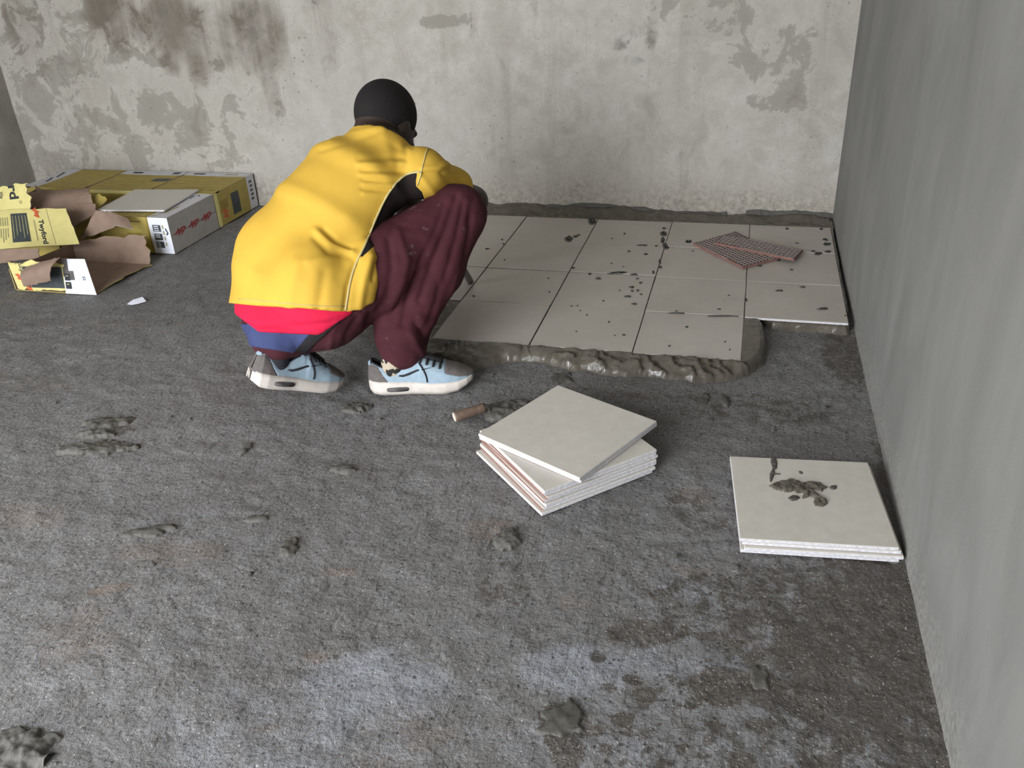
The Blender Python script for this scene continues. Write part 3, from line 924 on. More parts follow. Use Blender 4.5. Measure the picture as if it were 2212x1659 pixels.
class Panel:
    """bent sheet of card: corners seen from its printed side, bend(u, v) pushes it along the normal"""
    def __init__(self, name, tl, tr, br, bl, outer, inner, parent, nu=14, nv=10, bend=None, tear=(0, 0, 0, 0), th=.004, label=None, seed=1):
        self.c = [np.asarray(q, float) for q in (tl, tr, br, bl)]
        self.bend = bend or (lambda u, v: 0.0)
        n = np.cross(self.c[3] - self.c[0], self.c[1] - self.c[0])
        self.n = n / np.linalg.norm(n)
        self.th = th
        V0, V1 = [], []
        lu = np.linalg.norm(self.c[1] - self.c[0]); lv = np.linalg.norm(self.c[3] - self.c[0])
        for i in range(nu):
            for j in range(nv):
                u, v = i / (nu - 1), j / (nv - 1)
                uu, vv = u, v
                r = lambda a, b: float(fbm(a * 9 + seed * 5.1, b + seed, .5, 3)) * .6 + .35
                if j == 0: vv += tear[0] * r(u, 0) / lv
                if i == nu - 1: uu -= tear[1] * r(v, 3) / lu
                if j == nv - 1: vv -= tear[2] * r(u, 6) / lv
                if i == 0: uu += tear[3] * r(v, 9) / lu
                p = self.pos(uu, vv)
                V0.append(p); V1.append(p - self.n * th)
        Fc = grid_faces(nu, nv)
        N = len(V0)
        front = Fc[:, ::1].tolist(); backf = (Fc[:, ::-1] + N).tolist()
        # orientation test
        a, b, c, d = [np.array(V0[k]) for k in front[0]]
        if np.cross(b - a, d - a) @ self.n < 0:
            front = [f[::-1] for f in front]; backf = [f[::-1] for f in backf]
        rim = [i * nv for i in range(nu)] + [(nu - 1) * nv + j for j in range(1, nv)] + [i * nv + nv - 1 for i in range(nu - 2, -1, -1)] + [j for j in range(nv - 2, 0, -1)]
        sides = [[rim[k], rim[(k + 1) % len(rim)], rim[(k + 1) % len(rim)] + N, rim[k] + N] for k in range(len(rim))]
        sides = [s[::-1] for s in sides]
        mi = [0] * len(front) + [1] * (len(backf) + len(sides))
        self.o = mesh_obj(name, V0 + V1, front + backf + sides, [outer, inner], parent, smooth=False, mi=mi)
        if label: self.o['label'] = label
    def pos(self, u, v, off=0.0):
        a, b, c, d = self.c
        p = a * (1 - u) * (1 - v) + b * u * (1 - v) + c * u * v + d * (1 - u) * v
        return p + self.n * (self.bend(u, v) + off)
    def decal(self, u0, v0, u1, v1, mat, name='print', n=6, off=.0007, skew=0.0):
        V = []
        for i in range(n):
            for j in range(n):
                a, b = i / (n - 1), j / (n - 1)
                V.append(self.pos(u0 + (u1 - u0) * a + skew * b, v0 + (v1 - v0) * b, off))
        Fc = grid_faces(n, n).tolist()
        a, b, c, d = [V[k] for k in Fc[0]]
        if np.cross(b - a, d - a) @ self.n < 0: Fc = [f[::-1] for f in Fc]
        return mesh_obj(name, V, Fc, [mat], self.o)
    def text(self, s, u, v, size_u, size_v, mat, mode='down', name='lettering', bold=.012):
        """map a text mesh on the sheet; mode down: reads along +v with letter tops towards +u"""
        cu = bpy.data.curves.new('lettering', 'FONT')
        cu.body = s
        cu.offset = bold
        cu.resolution_u = 3
        tmp = bpy.data.objects.new('lettering_tmp', cu)
        COL.objects.link(tmp)
        bpy.context.view_layer.update()
        me = bpy.data.meshes.new_from_object(tmp.evaluated_get(bpy.context.evaluated_depsgraph_get()))
        bpy.data.objects.remove(tmp)
        co = np.array([q.co[:] for q in me.vertices]) if len(me.vertices) else np.zeros((0, 3))
        fs = [list(p.vertices) for p in me.polygons]
        x = (co[:, 0] - co[:, 0].min()) / (np.ptp(co[:, 0]) + 1e-9)
        y = (co[:, 1] - co[:, 1].min()) / (np.ptp(co[:, 1]) + 1e-9)
        if mode == 'down': uu, vv = u + y * size_u, v + x * size_v
        elif mode == 'up': uu, vv = u - y * size_u, v - x * size_v
        else: uu, vv = u + x * size_u, v - y * size_v
        V = [self.pos(a, b, .0009) for a, b in zip(uu, vv)]
        out = []
        for f in fs:
            nn = np.zeros(3)
            for k in range(1, len(f) - 1):
                nn += np.cross(V[f[k]] - V[f[0]], V[f[k + 1]] - V[f[0]])
            out.append(f if nn @ self.n > 0 else f[::-1])
        return mesh_obj(name, V, out, [mat], self.o)
    def strokes(self, pts_list, w, mat, name='emblem'):
        V, Fc = [], []
        for pl in pts_list:
            P3 = [self.pos(a, b, .0010) for a, b in pl]
            for k in range(len(P3) - 1):
                d = P3[k + 1] - P3[k]
                s = np.cross(d, self.n); s = s / (np.linalg.norm(s) + 1e-9) * w / 2
                e_ = d / (np.linalg.norm(d) + 1e-9) * w * .3
                b0 = len(V)
                V += [P3[k] - s - e_, P3[k + 1] - s + e_, P3[k + 1] + s + e_, P3[k] + s - e_]
                f = [b0, b0 + 1, b0 + 2, b0 + 3]
                if np.cross(V[b0 + 1] - V[b0], V[b0 + 3] - V[b0]) @ self.n < 0: f = f[::-1]
                Fc.append(f)
        return mesh_obj(name, V, Fc, [mat], self.o)
EMB = lambda u, v, su, sv: [[(u, v), (u + su, v + .35 * sv)], [(u + .5 * su, v - .2 * sv), (u + .45 * su, v + .8 * sv)], [(u + .2 * su, v + .75 * sv), (u + .9 * su, v + sv)],
                            [(u + .8 * su, v + .3 * sv), (u + .7 * su, v + .95 * sv)]]

CH = .150
def closed_carton(x0, x1, y0, y1, label, body='carton_yellow', rz=0.0):
    root = empty('tile_carton', ((x0 + x1) / 2, (y0 + y1) / 2, 0), rz)
    tag(root, label, 'carton', 'sealed yellow tile cartons by the wall')
    w, d = (x1 - x0) / 2, (y1 - y0) / 2
    P = {}
    bl, br, tl, tr = (-w, -d), (w, -d), (-w, d), (w, d)
    h = CH
    q = lambda c, z: (c[0], c[1], z)
    sag = lambda u, v: -.004 * math.sin(math.pi * u) * math.sin(math.pi * v)
    bulge = lambda u, v: .0025 * math.sin(math.pi * u) * math.sin(math.pi * v)
    P['front'] = Panel('front_side', q(bl, h), q(br, h), q(br, .001), q(bl, .001), body, 'kraft_inside', root, 8, 5, bulge)
    P['right'] = Panel('right_side', q(br, h), q(tr, h), q(tr, .001), q(br, .001), body, 'kraft_inside', root, 8, 5, bulge)
    P['back'] = Panel('back_side', q(tr, h), q(tl, h), q(tl, .001), q(tr, .001), body, 'kraft_inside', root, 4, 3)
    P['left'] = Panel('left_side', q(tl, h), q(bl, h), q(bl, .001), q(tl, .001), body, 'kraft_inside', root, 4, 3)
    P['top'] = Panel('lid', q(tl, h), q(tr, h), q(br, h), q(bl, h), body, 'kraft_inside', root, 8, 8, sag)
    return root, P

# sealed carton nearest the tiled area, against the wall
root, P = closed_carton(-2.565, -2.235, -.219, .113, 'sealed yellow tile carton with black panel, at the end of the row along the wall')
r = P['right']
r.decal(.80, .0, .995, .995, 'carton_white', 'white_end', off=.0005)
r.decal(.36, .22, .55, .86, 'print_charcoal', 'black_panel', skew=.0)
r.decal(.10, .28, .26, .55, 'print_ochre', 'printed_block')
r.strokes(EMB(.10, .58, .14, .24), .008, 'print_orange')
for k in range(5):
    v = .15 + .13 * k
    r.strokes([[(.86, v), (.92, v + .01)], [(.86, v + .05), (.92, v + .04)], [(.86 + .06 * (k % 2), v), (.86 + .06 * (k % 2), v + .05)]], .005, 'print_charcoal', 'printed_mark')
P['front'].decal(.0, .0, 1.0, .10, 'carton_pale_yellow', 'pale_edge', off=.0005)
P['right'].decal(.0, .0, .06, 1.0, 'carton_pale_yellow', 'pale_edge', off=.0005)
P['front'].decal(.93, .10, 1.0, 1.0, 'carton_pale_yellow', 'pale_edge', off=.0005)
t_ = P['top']
t_.decal(0, 0, 1, .17, 'carton_white', 'white_end')
t_.decal(.12, .05, .30, .11, 'print_charcoal', off=.001)
t_.decal(.62, .06, .82, .10, 'print_grey', off=.001)
for v in (.3, .42, .55, .7, .82): t_.decal(.04, v, .96, v + .008, 'print_ochre', off=.0008)
# middle carton
root, P = closed_carton(-2.902, -2.571, -.212, .115, 'sealed yellow tile carton in the middle of the row along the wall', rz=.0)
t_ = P['top']
t_.decal(0, 0, 1, .20, 'carton_white', 'white_end')
t_.decal(.16, .07, .32, .14, 'print_black', off=.001)
t_.decal(.80, .04, .92, .14, 'print_charcoal', off=.001)
t_.decal(.70, .36, .97, .50, 'print_charcoal', off=.001)
for v in (.3, .55, .7, .82): t_.decal(.04, v, .66, v + .008, 'print_ochre', off=.0008)
P['front'].decal(.0, .0, 1.0, .10, 'carton_pale_yellow', 'pale_edge', off=.0005)
# far carton, turned a quarter
root, P = closed_carton(-3.24, -2.908, -.200, .112, 'sealed yellow tile carton at the dark corner end of the row along the wall')
t_ = P['top']
t_.decal(0, 0, .24, 1, 'carton_white', 'white_end')
t_.strokes([[(.08, .2), (.14, .45)], [(.10, .5), (.16, .7)]], .012, 'print_charcoal', 'print')
for u in (.3, .42, .5): t_.decal(u, .1, u + .008, .9, 'carton_pale_yellow', off=.0008)
# carton standing out in front of the row
root, P = closed_carton(-2.565, -2.236, -.560, -.227, 'sealed tile carton with white side and red marks, standing in front of the row')
r = P['right']
r.decal(0, 0, 1, 1, 'carton_white_shaded', 'white_side', off=.0005, n=8)
r.decal(.02, .49, .99, .505, 'print_dark', 'seam', off=.0010)
for k in range(3):
    u = .10 + .29 * k
    r.strokes([[(u, .52), (u + .06, .40), (u + .05, .58)], [(u + .06, .55), (u + .12, .42), (u + .11, .58)], [(u - .02, .50), (u + .18, .42)], [(u + .13, .55), (u + .20, .45)]], .007, 'print_red', 'red_mark')
f = P['front']
f.decal(.72, 0, 1, 1, 'bright_white_print', 'white_end', off=.0005)
for k, (v0, kind) in enumerate(((.20, 'E'), (.44, 'G'), (.66, 'R'))):
    f.decal(.775, v0, .885, v0 + .18, 'print_charcoal', 'icon', off=.0009)
    for m in range(3 if k != 1 else 2):
        f.decal(.79, v0 + .025 + m * .055, .855 - .02 * (k == 2), v0 + .05 + m * .055, 'bright_white_print', 'icon_bar', off=.0013)
for m in range(4): f.decal(.905, .20 + .16 * m, .925, .30 + .16 * m, 'print_grey', off=.0009)
f.strokes([[(.95, .30), (.97, .42), (.95, .46)]], .006, 'print_charcoal', 'hook_mark')
f.decal(.70, 0, .725, 1, 'print_ochre', 'brown_edge', off=.0006)
f.decal(.38, .12, .62, .14, 'print_black', off=.0008)
f.decal(.40, .45, .60, .95, 'print_ochre', off=.0007)
t_ = P['top']
t_.decal(.72, 0, 1, 1, 'carton_white', 'white_end', off=.0007)
t_.strokes([[(.80, .20), (.79, .10), (.83, .05), (.87, .10)]], .006, 'print_charcoal', 'hand_hole')
t_.strokes([[(.80, .85), (.86, .55), (.84, .80)], [(.76, .95), (.80, .88)]], .010, 'print_grey', 'print')
for u in (.3, .4, .5, .6): t_.decal(u, .1, u + .01, .95, 'carton_pale_yellow', off=.0008)
# loose tile laid over that carton
cc = corner_center(*[at(q, z=.162) for q in [(265, 409), (408, 407), (375, 450), (237, 456)]])
loose_tile(cc[0], cc[1], CH + .0025, .10, 'single cream tile lying flat across the tops of the yellow cartons', None, ME_LOOSE)

# ------------------------------------------------------------------ torn, emptied cartons
A3 = np.array
tc = empty('torn_carton', (-2.44, -.85, 0))
tag(tc, 'torn empty tile carton gaping open, brown inside, white end panel in front', 'carton')
def L(p, root): return np.asarray(p, float) - np.array(root.location)
def LP(name, q, outer, inner, root, **kw):
    return Panel(name, *[L(p, root) for p in q], outer, inner, root, **kw)
NR, FR = A3((-2.268, -1.000, .003)), A3((-2.252, -.690, .003))
NL, FL = A3((-2.615, -1.005, .003)), A3((-2.600, -.690, .003))
up = A3((0, 0, 1.0))
# bottom, printed side down
LP('bottom_panel', (FL, FR, NR, NL), 'kraft_inside', 'carton_yellow', tc, nu=12, nv=10, th=.003, bend=lambda u, v: .010 * (u > .8) * (u - .8) * 5 * math.sin(math.pi * v), tear=(0, .012, 0, 0))
# far side stands, brown face towards us
LP('back_side', (FL + up * .085, FR + up * .128, FR, FL), 'kraft_inside', 'carton_yellow', tc, nu=14, nv=8, bend=lambda u, v: -.012 * (1 - v) * u, tear=(.012, .018, 0, 0))
LP('left_side', (NL + up * .08, FL + up * .07, FL, NL), 'kraft_inside', 'carton_yellow', tc, nu=8, nv=6)
# near side: yellow print, then a separate white end that leans in
mid = NL + (NR - NL) * .64
pf = LP('front_side', (NL + A3((.00, .0, .120)), mid + A3((.02, .0, .122)), mid, NL + A3((.01, 0, 0))), 'carton_pale_yellow', 'kraft_inside', tc, nu=16, nv=10, tear=(.03, 0, .010, 0), bend=lambda u, v: .004 * math.sin(5 * u))
pf.decal(.14, .18, .50, .80, 'carton_pale_yellow', 'pale_frame')
pf.decal(.27, .20, .95, .88, 'print_charcoal', 'black_panel', off=.0012)
pf.text('Twyford', .30, .66, .13, .58, 'print_black', 'up', bold=.02)
pf.strokes(EMB(.20, .76, .12, .20), .008, 'print_orange')
pf.strokes(EMB(.08, .50, .10, .14), .008, 'print_orange')
pf.strokes(EMB(.32, .54, .07, .08), .006, 'print_orange')
pw = LP('end_panel', (mid + A3((.012, .008, .128)), NR + A3((-.018, .010, .130)), NR + A3((.004, -.006, 0)), mid + A3((0, -.008, 0))), 'bright_white_print', 'kraft_inside', tc, nu=8, nv=8, label='white printed end panel')
pw.text('E2', .70, .49, .10, .11, 'print_charcoal', 'down', bold=.02)
pw.decal(.0, .0, .22, .50, 'print_dark', 'dark_patch')  # dark patch at the upper left of the white panel
for k in range(2):
    pw.decal(.04, .42 + .24 * k, .24, .62 + .24 * k, 'print_black', 'icon', off=.0012)
    pw.decal(.08, .47 + .24 * k, .18, .50 + .24 * k, 'print_grey', 'icon_bar', off=.0016)
pw.decal(.22, .34, .40, .60, 'print_dark', 'dark_patch')  # second dark patch beside the first
# torn flap curling out of the front, brown liner showing
def flapdef(name, pxy, root, outer='kraft_inside', inner='kraft_inside', **kw):
    q = [at(p, y=y) for p, y in pxy]
    return LP(name, q, outer, inner, root, **kw)
flapdef('torn_flap', [((56, 575), -1.025), ((138, 553), -1.035), ((113, 612), -1.060), ((52, 622), -1.060)], tc, nu=12, nv=12, bend=lambda u, v: .022 * math.sin(math.pi * min(1, v * 1.05)) + .008 * u, tear=(.008, .004, .012, .012), th=.003)
flapdef('torn_flap', [((-40, 545), -1.00), ((84, 537), -.985), ((86, 560), -1.02), ((-40, 580), -1.04)], tc, nu=14, nv=6, bend=lambda u, v: .010 * math.sin(math.pi * u), tear=(.0, .006, .014, .0), th=.003)
# brown flap of the far side, folded outwards
flapdef('side_flap', [((205, 452), -.640), ((236, 458), -.62), ((256, 489), -.665), ((170, 520), -.675)], tc, nu=10, nv=8, bend=lambda u, v: .008 * math.sin(math.pi * u), tear=(.006, .006, .010, .006))
sf = flapdef('side_flap', [((232, 458), -.630), ((276, 472), -.62), ((288, 495), -.650), ((250, 490), -.660)], tc, nu=8, nv=6, inner='carton_white', bend=lambda u, v: .014 * math.sin(math.pi * (1 - u) * .5))
# second carton, behind it: yellow lid thrown open towards us
t2 = empty('torn_carton', (-2.80, -.50, 0))
tag(t2, 'torn carton with yellow lettered flaps thrown open, behind the gaping one', 'carton')
x0, x1, y0, y1 = -3.03, -2.69, -.66, -.345
b4 = [A3((x0, y1, .003)), A3((x1, y1, .003)), A3((x1, y0, .003)), A3((x0, y0, .003))]
LP('bottom_panel', b4, 'kraft_inside', 'carton_yellow', t2, nu=4, nv=4)
LP('back_side', (b4[0] + up * .205, b4[1] + up * .15, b4[1], b4[0]), 'kraft_inside', 'carton_yellow', t2, nu=14, nv=6, tear=(.03, 0, 0, 0))
LP('left_side', (b4[3] + up * .15, b4[0] + up * .18, b4[0], b4[3]), 'kraft_inside', 'carton_yellow', t2, nu=6, nv=4)
LP('right_side', (b4[2] + up * .14, b4[1] + up * .14, b4[1], b4[2]), 'carton_yellow', 'kraft_inside', t2, nu=6, nv=4, tear=(.01, 0, 0, 0))
LP('front_side', (b4[3] + up * .14, b4[2] + up * .14, b4[2], b4[3]), 'carton_yellow', 'kraft_inside', t2, nu=6, nv=4)
# big lid flap with the name, sloping down towards the gaping carton
fa = [at((-62, 459), y=-.655), at((142, 449), y=-.655), at((173, 528), y=-.80), at((-70, 545), y=-.80)]
lid = LP('lid_flap', fa, 'carton_pale_yellow', 'kraft_inside', t2, nu=22, nv=10, tear=(.006, .003, .003, 0), bend=lambda u, v: .006 * math.sin(3 * u) - .005 * abs(u - .84) * (u > .78), label='pale yellow lid flap with black lettering')
def uvp(px, quad=((-62, 459), (142, 449), (173, 528), (-70, 545))):
    # inverse bilinear on the flap for the places of its print
    u, v = .5, .5
    q = np.array(quad, float)
    for _ in range(30):
        f_ = q[0] * (1 - u) * (1 - v) + q[1] * u * (1 - v) + q[2] * u * v + q[3] * (1 - u) * v - np.array(px)
        du = (q[1] - q[0]) * (1 - v) + (q[2] - q[3]) * v
        dv = (q[3] - q[0]) * (1 - u) + (q[2] - q[1]) * u
        d_ = np.linalg.solve(np.stack([du, dv], 1), -f_)
        u, v = u + d_[0], v + d_[1]
    return u, v
u0, v0 = uvp((27, 464)); u1, v1 = uvp((79, 523)); u2, v2 = uvp((62, 464)); u3, v3 = uvp((44, 525))
lid.decal(u0, v0, u2, v1, 'print_charcoal', 'black_panel', off=.001)
ua, va = uvp((0, 466)); ub, vb = uvp((42, 524))
for k in range(9):
    uu = ua - .10 + (u0 - ua + .08) * k / 9
    lid.decal(uu, va + .08, uu + .012, va + .30, 'print_grey', 'small_print', n=3)
    lid.decal(uu, va + .36, uu + .012, vb - .06 * (k % 3), 'print_grey', 'small_print', n=3)
for k in range(5):
    uu = u0 + (u2 - u0) * (k + .5) / 5.2
    lid.decal(uu, v0 + .06, uu + .007, v1 - .10 - .08 * (k % 3), 'print_grey', 'small_print', n=3, off=.0014)
tu, tv = uvp((84, 477)); tu2, tv2 = uvp((108, 523))
lid.text('Twyford', u2 + .088, tv, .062, .64, 'print_black', 'down', bold=.035)
lid.decal(u2 + .055, tv, u2 + .066, tv + .55, 'print_grey', 'small_print', n=3)
eu, ev = uvp((74, 455)); 
lid.strokes(EMB(eu + .0, .03, .055, .20), .008, 'print_orange')
lid.decal(.80, .02, .806, .97, 'print_grey', 'fold_line', n=5, off=.0006)
# upright torn flap with the big letters
fb = [at((-60, 418), y=-.60), at((64, 392), y=-.60), at((71, 452), y=-.65), at((-60, 460), y=-.65)]
lf = LP('name_flap', fb, 'carton_pale_yellow', 'kraft_inside', t2, nu=20, nv=8, tear=(.012, .022, .0, 0), bend=lambda u, v: .010 * (1 - v), label='torn yellow flap with large black letters')
fbq = ((-60, 418), (64, 392), (71, 452), (-60, 460))
ru, rv = uvp((22, 400), fbq); ru2, rv2 = uvp((45, 430), fbq)
lf.text('rd', ru + .0, max(rv, .06), .15, .52, 'print_black', 'down', bold=.03)
lu_, lv_ = uvp((3, 417), fbq)
lf.text('life', lu_, lv_, .06, .26, 'print_charcoal', 'down', bold=.015)
lf.text('®', uvp((43, 434), fbq)[0], uvp((43, 434), fbq)[1], .05, .14, 'print_grey', 'down')
# brown flaps behind and to the right
flapdef('inner_flap', [((62, 415), -.45), ((197, 405), -.43), ((206, 448), -.52), ((78, 470), -.60)], t2, inner='carton_yellow', nu=16, nv=8, bend=lambda u, v: .022 * math.sin(math.pi * v) , tear=(.003, .012, 0, .004))
flapdef('inner_flap', [((78, 448), -.58), ((206, 440), -.53), ((203, 462), -.58), ((120, 515), -.66)], t2, nu=12, nv=6, bend=lambda u, v: -.006 * math.sin(math.pi * v))
flapdef('torn_corner', [((193, 424), -.46), ((214, 418), -.44), ((236, 428), -.45), ((203, 462), -.52)], t2, outer='carton_yellow', nu=6, nv=6, tear=(.006, .006, .008, 0))

# ------------------------------------------------------------------ trowel on the screed
simple('worn_wood', (.14, .095, .07), .7, .3, 60, .3, 90, .002)
simple('cut_wood_end', (.70, .64, .56), .7, .12, 90)
simple('dull_steel', (.16, .15, .14), .45, .3, 50, .2, 200, .001)
def build_trowel():
    a = at((981, 901), z=.021); b = at((1035, 884), z=.026)
    root = empty('bricklayer_trowel', ((a[0] + b[0]) / 2, (a[1] + b[1]) / 2, 0))
    tag(root, 'mortar-caked trowel with brown wooden handle beside the fanned stack', 'trowel')
    o_ = np.array(root.location)
    ax = (b - a) / np.linalg.norm(b - a)
    t = np.array([0, .06, .2, .45, .7, .9, 1.0]); ln = np.linalg.norm(b - a) * 1.25
    a2 = a + ax * ln * 0
    V, Fc = tube([a2 + ax * ln * k - o_ for k in t], [.0125, .0138, .0140, .0132, .0125, .0130, .0118], 16)
    mi = [0] * len(Fc); mi[-2] = 1
    mesh_obj('handle', V, Fc, ['worn_wood', 'cut_wood_end'], root, True, mi)
    V, Fc = tube([a - ax * .0006 - o_, a + ax * .001 - o_], [.0112, .0122], 16)
    mesh_obj('handle_end', V, Fc, ['cut_wood_end'], root, False)
    e = a + ax * ln
    side = np.cross(ax, (0, 0, 1.0)); side /= np.linalg.norm(side)
    V, Fc = tube([e - ax * .012 - o_, e - ax * .002 - o_, e + ax * .006 - o_ + up * -.004, e + ax * .010 - o_ - up * .014, e + ax * .014 - o_ - up * .020], [.0118, .0122, .007, .006, .006], 12)
    mesh_obj('ferrule', V, Fc, ['dull_steel'], root, True)
    hd = ax.copy(); hd[2] = 0; hd /= np.linalg.norm(hd)
    sd_ = np.array((hd[1], -hd[0], 0))
    prof = [(-.004, .020), (.004, .034), (.03, .042), (.07, .043), (.10, .036), (.122, .020), (.130, .0)]
    outl = [(s, w) for s, w in prof] + [(s, -w) for s, w in prof[::-1][1:]]
    P2 = [e[:2] + hd[:2] * (s + .004) + sd_[:2] * w for s, w in outl]
    n = len(P2)
    V = [(*(q - o_[:2]), .004) for q in P2] + [(*(q - o_[:2]), .0065) for q in P2]
    ar = .5 * sum(P2[k][0] * P2[(k + 1) % n][1] - P2[(k + 1) % n][0] * P2[k][1] for k in range(n))
    idx = list(range(n)) if ar > 0 else list(range(n))[::-1]
    Fc = [idx[::-1], [i + n for i in idx]] + [[idx[k], idx[(k + 1) % n], idx[(k + 1) % n] + n, idx[k] + n] for k in range(n)]
    mesh_obj('blade', V, Fc, ['dull_steel'], root)
    m = sd_blob('mortar_coat', [q + (np.array(q) - np.mean(P2, 0)) * -.04 for q in P2], .0062, .011, 'damp_mortar', .003, .030, .5, 9.0, parent=root, freq=60)
    m.location = (m.location[0] - o_[0], m.location[1] - o_[1], .0062)
build_trowel()

# ------------------------------------------------------------------ scrap of white paper
def build_scrap():
    q = [at(p, z=.004) for p in [(274, 656), (288, 650), (309, 645), (316, 651), (298, 655), (284, 657)]]
    c = np.mean(q, 0)
    zz = [.002, .008, .010, .004, .002, .001]
    V = [(p[0] - c[0], p[1] - c[1], z) for p, z in zip(q, zz)]
    V += [(x, y, z + .0008) for x, y, z in V]
    n = 6
    Fc = [[0, 1, 5], [1, 2, 4, 5], [2, 3, 4]]
    Fc = [f[::-1] for f in Fc] + [[i + n for i in f] for f in Fc] + [[k, (k + 1) % n, (k + 1) % n + n, k + n] for k in range(n)]
    o = mesh_obj('paper_scrap', V, Fc, ['bright_white_print'])
    o.location = (c[0], c[1], 0)
    tag(o, 'crumpled white paper scrap on the screed before the torn carton', 'paper')
build_scrap()

# ================================================================== the crouching person
# ---- implicit-surface modelling: smooth unions of limbs on a grid, meshed with surface nets
class Field:
    def __init__(self, lo, hi, h):
        self.lo, self.h = np.array(lo, float), h
        self.n = np.ceil((np.array(hi) - self.lo) / h).astype(int) + 1
        self.F = np.full(self.n, .08, np.float32)
    def sub(self, lo, hi):
        a = np.maximum(np.floor((np.array(lo) - self.lo) / self.h).astype(int), 0)
        b = np.minimum(np.ceil((np.array(hi) - self.lo) / self.h).astype(int) + 1, self.n)
        if (b <= a).any(): return None, None
        g = np.meshgrid(*[self.lo[k] + self.h * np.arange(a[k], b[k]) for k in range(3)], indexing='ij')
        return tuple(slice(a[k], b[k]) for k in range(3)), np.stack(g, -1)
    def add(self, fn, lo, hi, k=.0, m=.08):
        sl, P = self.sub(np.array(lo) - m, np.array(hi) + m)
        if sl is None: return
        d = fn(P); f = self.F[sl]
        if k > 0:
            t = np.clip(.5 + .5 * (f - d) / k, 0, 1)
            self.F[sl] = f * (1 - t) + d * t - k * t * (1 - t)
        else:
            self.F[sl] = np.minimum(f, d)
    def cap(self, a, b, ra, rb=None, k=.02):
        a, b = np.array(a, float), np.array(b, float)
        rb = ra if rb is None else rb
        def fn(P):
            e = b - a; w = P - a
            t = np.clip((w @ e) / (e @ e + 1e-12), 0, 1)
            return np.linalg.norm(w - t[..., None] * e, axis=-1) - (ra + (rb - ra) * t)
        R = max(ra, rb)
        self.add(fn, np.minimum(a, b) - R, np.maximum(a, b) + R, k)
    def chain(self, pts, rad, k=.02):
        for i in range(len(pts) - 1): self.cap(pts[i], pts[i + 1], rad[i], rad[i + 1], k)
    def ell(self, c, axes, r, k=.02):
        c, A, r = np.array(c, float), np.array(axes, float), np.array(r, float)
        def fn(P):
            q = (P - c) @ A.T
            k0 = np.linalg.norm(q / r, axis=-1); k1 = np.linalg.norm(q / (r * r), axis=-1)
            return k0 * (k0 - 1) / (k1 + 1e-9)
        self.add(fn, c - r.max(), c + r.max(), k)
    def loft(self, C, Rv, a, b, k=.02, capr=.05):
        """elliptic tube through centres C, half-widths a along Rv, half-depths b across"""
        C, Rv = np.array(C, float), np.array(Rv, float)
        a, b = np.array(a, float), np.array(b, float)
        def fn(P):
            best = None
            for i in range(len(C) - 1):
                e = C[i + 1] - C[i]; L2 = e @ e
                t0 = ((P - C[i]) @ e) / L2
                t = np.clip(t0, 0, 1)
                ax = e / math.sqrt(L2)
                rv = Rv[i] * (1 - t[..., None]) + Rv[i + 1] * t[..., None]
                rv = rv - (rv @ ax)[..., None] * ax
                rv = rv / (np.linalg.norm(rv, axis=-1)[..., None] + 1e-9)
                dv = np.cross(ax, rv)
                q = P - (C[i] + t[..., None] * e)
                A = a[i] * (1 - t) + a[i + 1] * t; B = b[i] * (1 - t) + b[i + 1] * t
                u = (q * rv).sum(-1); v = (q * dv).sum(-1); w = (q @ ax)
                k0 = np.sqrt((u / A) ** 2 + (v / B) ** 2 + (w / capr) ** 2)
                k1 = np.sqrt((u / A ** 2) ** 2 + (v / B ** 2) ** 2 + (w / capr ** 2) ** 2)
                d = np.where(k0 < 1e-4, -np.minimum(A, B), k0 * (k0 - 1) / (k1 + 1e-9))
                if best is None: best = d
                else:
                    kk = .03; t2 = np.clip(.5 + .5 * (best - d) / kk, 0, 1)
                    best = best * (1 - t2) + d * t2 - kk * t2 * (1 - t2)
            return best
        m = max(a.max(), b.max())
        self.add(fn, C.min(0) - m, C.max(0) + m, k)
    def plane(self, p, n, region=None, k=0.0):
        """keep only the side of the plane that n points away from"""
        n = np.array(n, float); n /= np.linalg.norm(n)
        sl, P = self.sub(self.lo, self.lo + self.h * self.n)
        d = (P - np.array(p)) @ n
        if region is not None: d = np.where(region(P), d, -1.0)
        self.F[sl] = np.maximum(self.F[sl], d)
    def carve(self, a, b, ra, rb):
        a, b = np.array(a, float), np.array(b, float)
        sl, P = self.sub(np.minimum(a, b) - max(ra, rb) - .03, np.maximum(a, b) + max(ra, rb) + .03)
        e = b - a; w = P - a
        t = np.clip((w @ e) / (e @ e), 0, 1)
        d = np.linalg.norm(w - t[..., None] * e, axis=-1) - (ra + (rb - ra) * t)
        self.F[sl] = np.maximum(self.F[sl], -d)
    def mesh(self, relax=2):
        F = self.F
        ins = F < 0
        n = np.array(F.shape) - 1
        corner = [(i, j, k) for i in (0, 1) for j in (0, 1) for k in (0, 1)]
        S8 = {c: F[c[0]:c[0] + n[0], c[1]:c[1] + n[1], c[2]:c[2] + n[2]] for c in corner}
        I8 = {c: ins[c[0]:c[0] + n[0], c[1]:c[1] + n[1], c[2]:c[2] + n[2]] for c in corner}
        cnt = sum(I8[c].astype(np.int8) for c in corner)
        act = (cnt > 0) & (cnt < 8)
        idx = -np.ones(act.shape, np.int64)
        idx[act] = np.arange(act.sum())
        acc = np.zeros((act.sum(), 3)); num = np.zeros(act.sum())
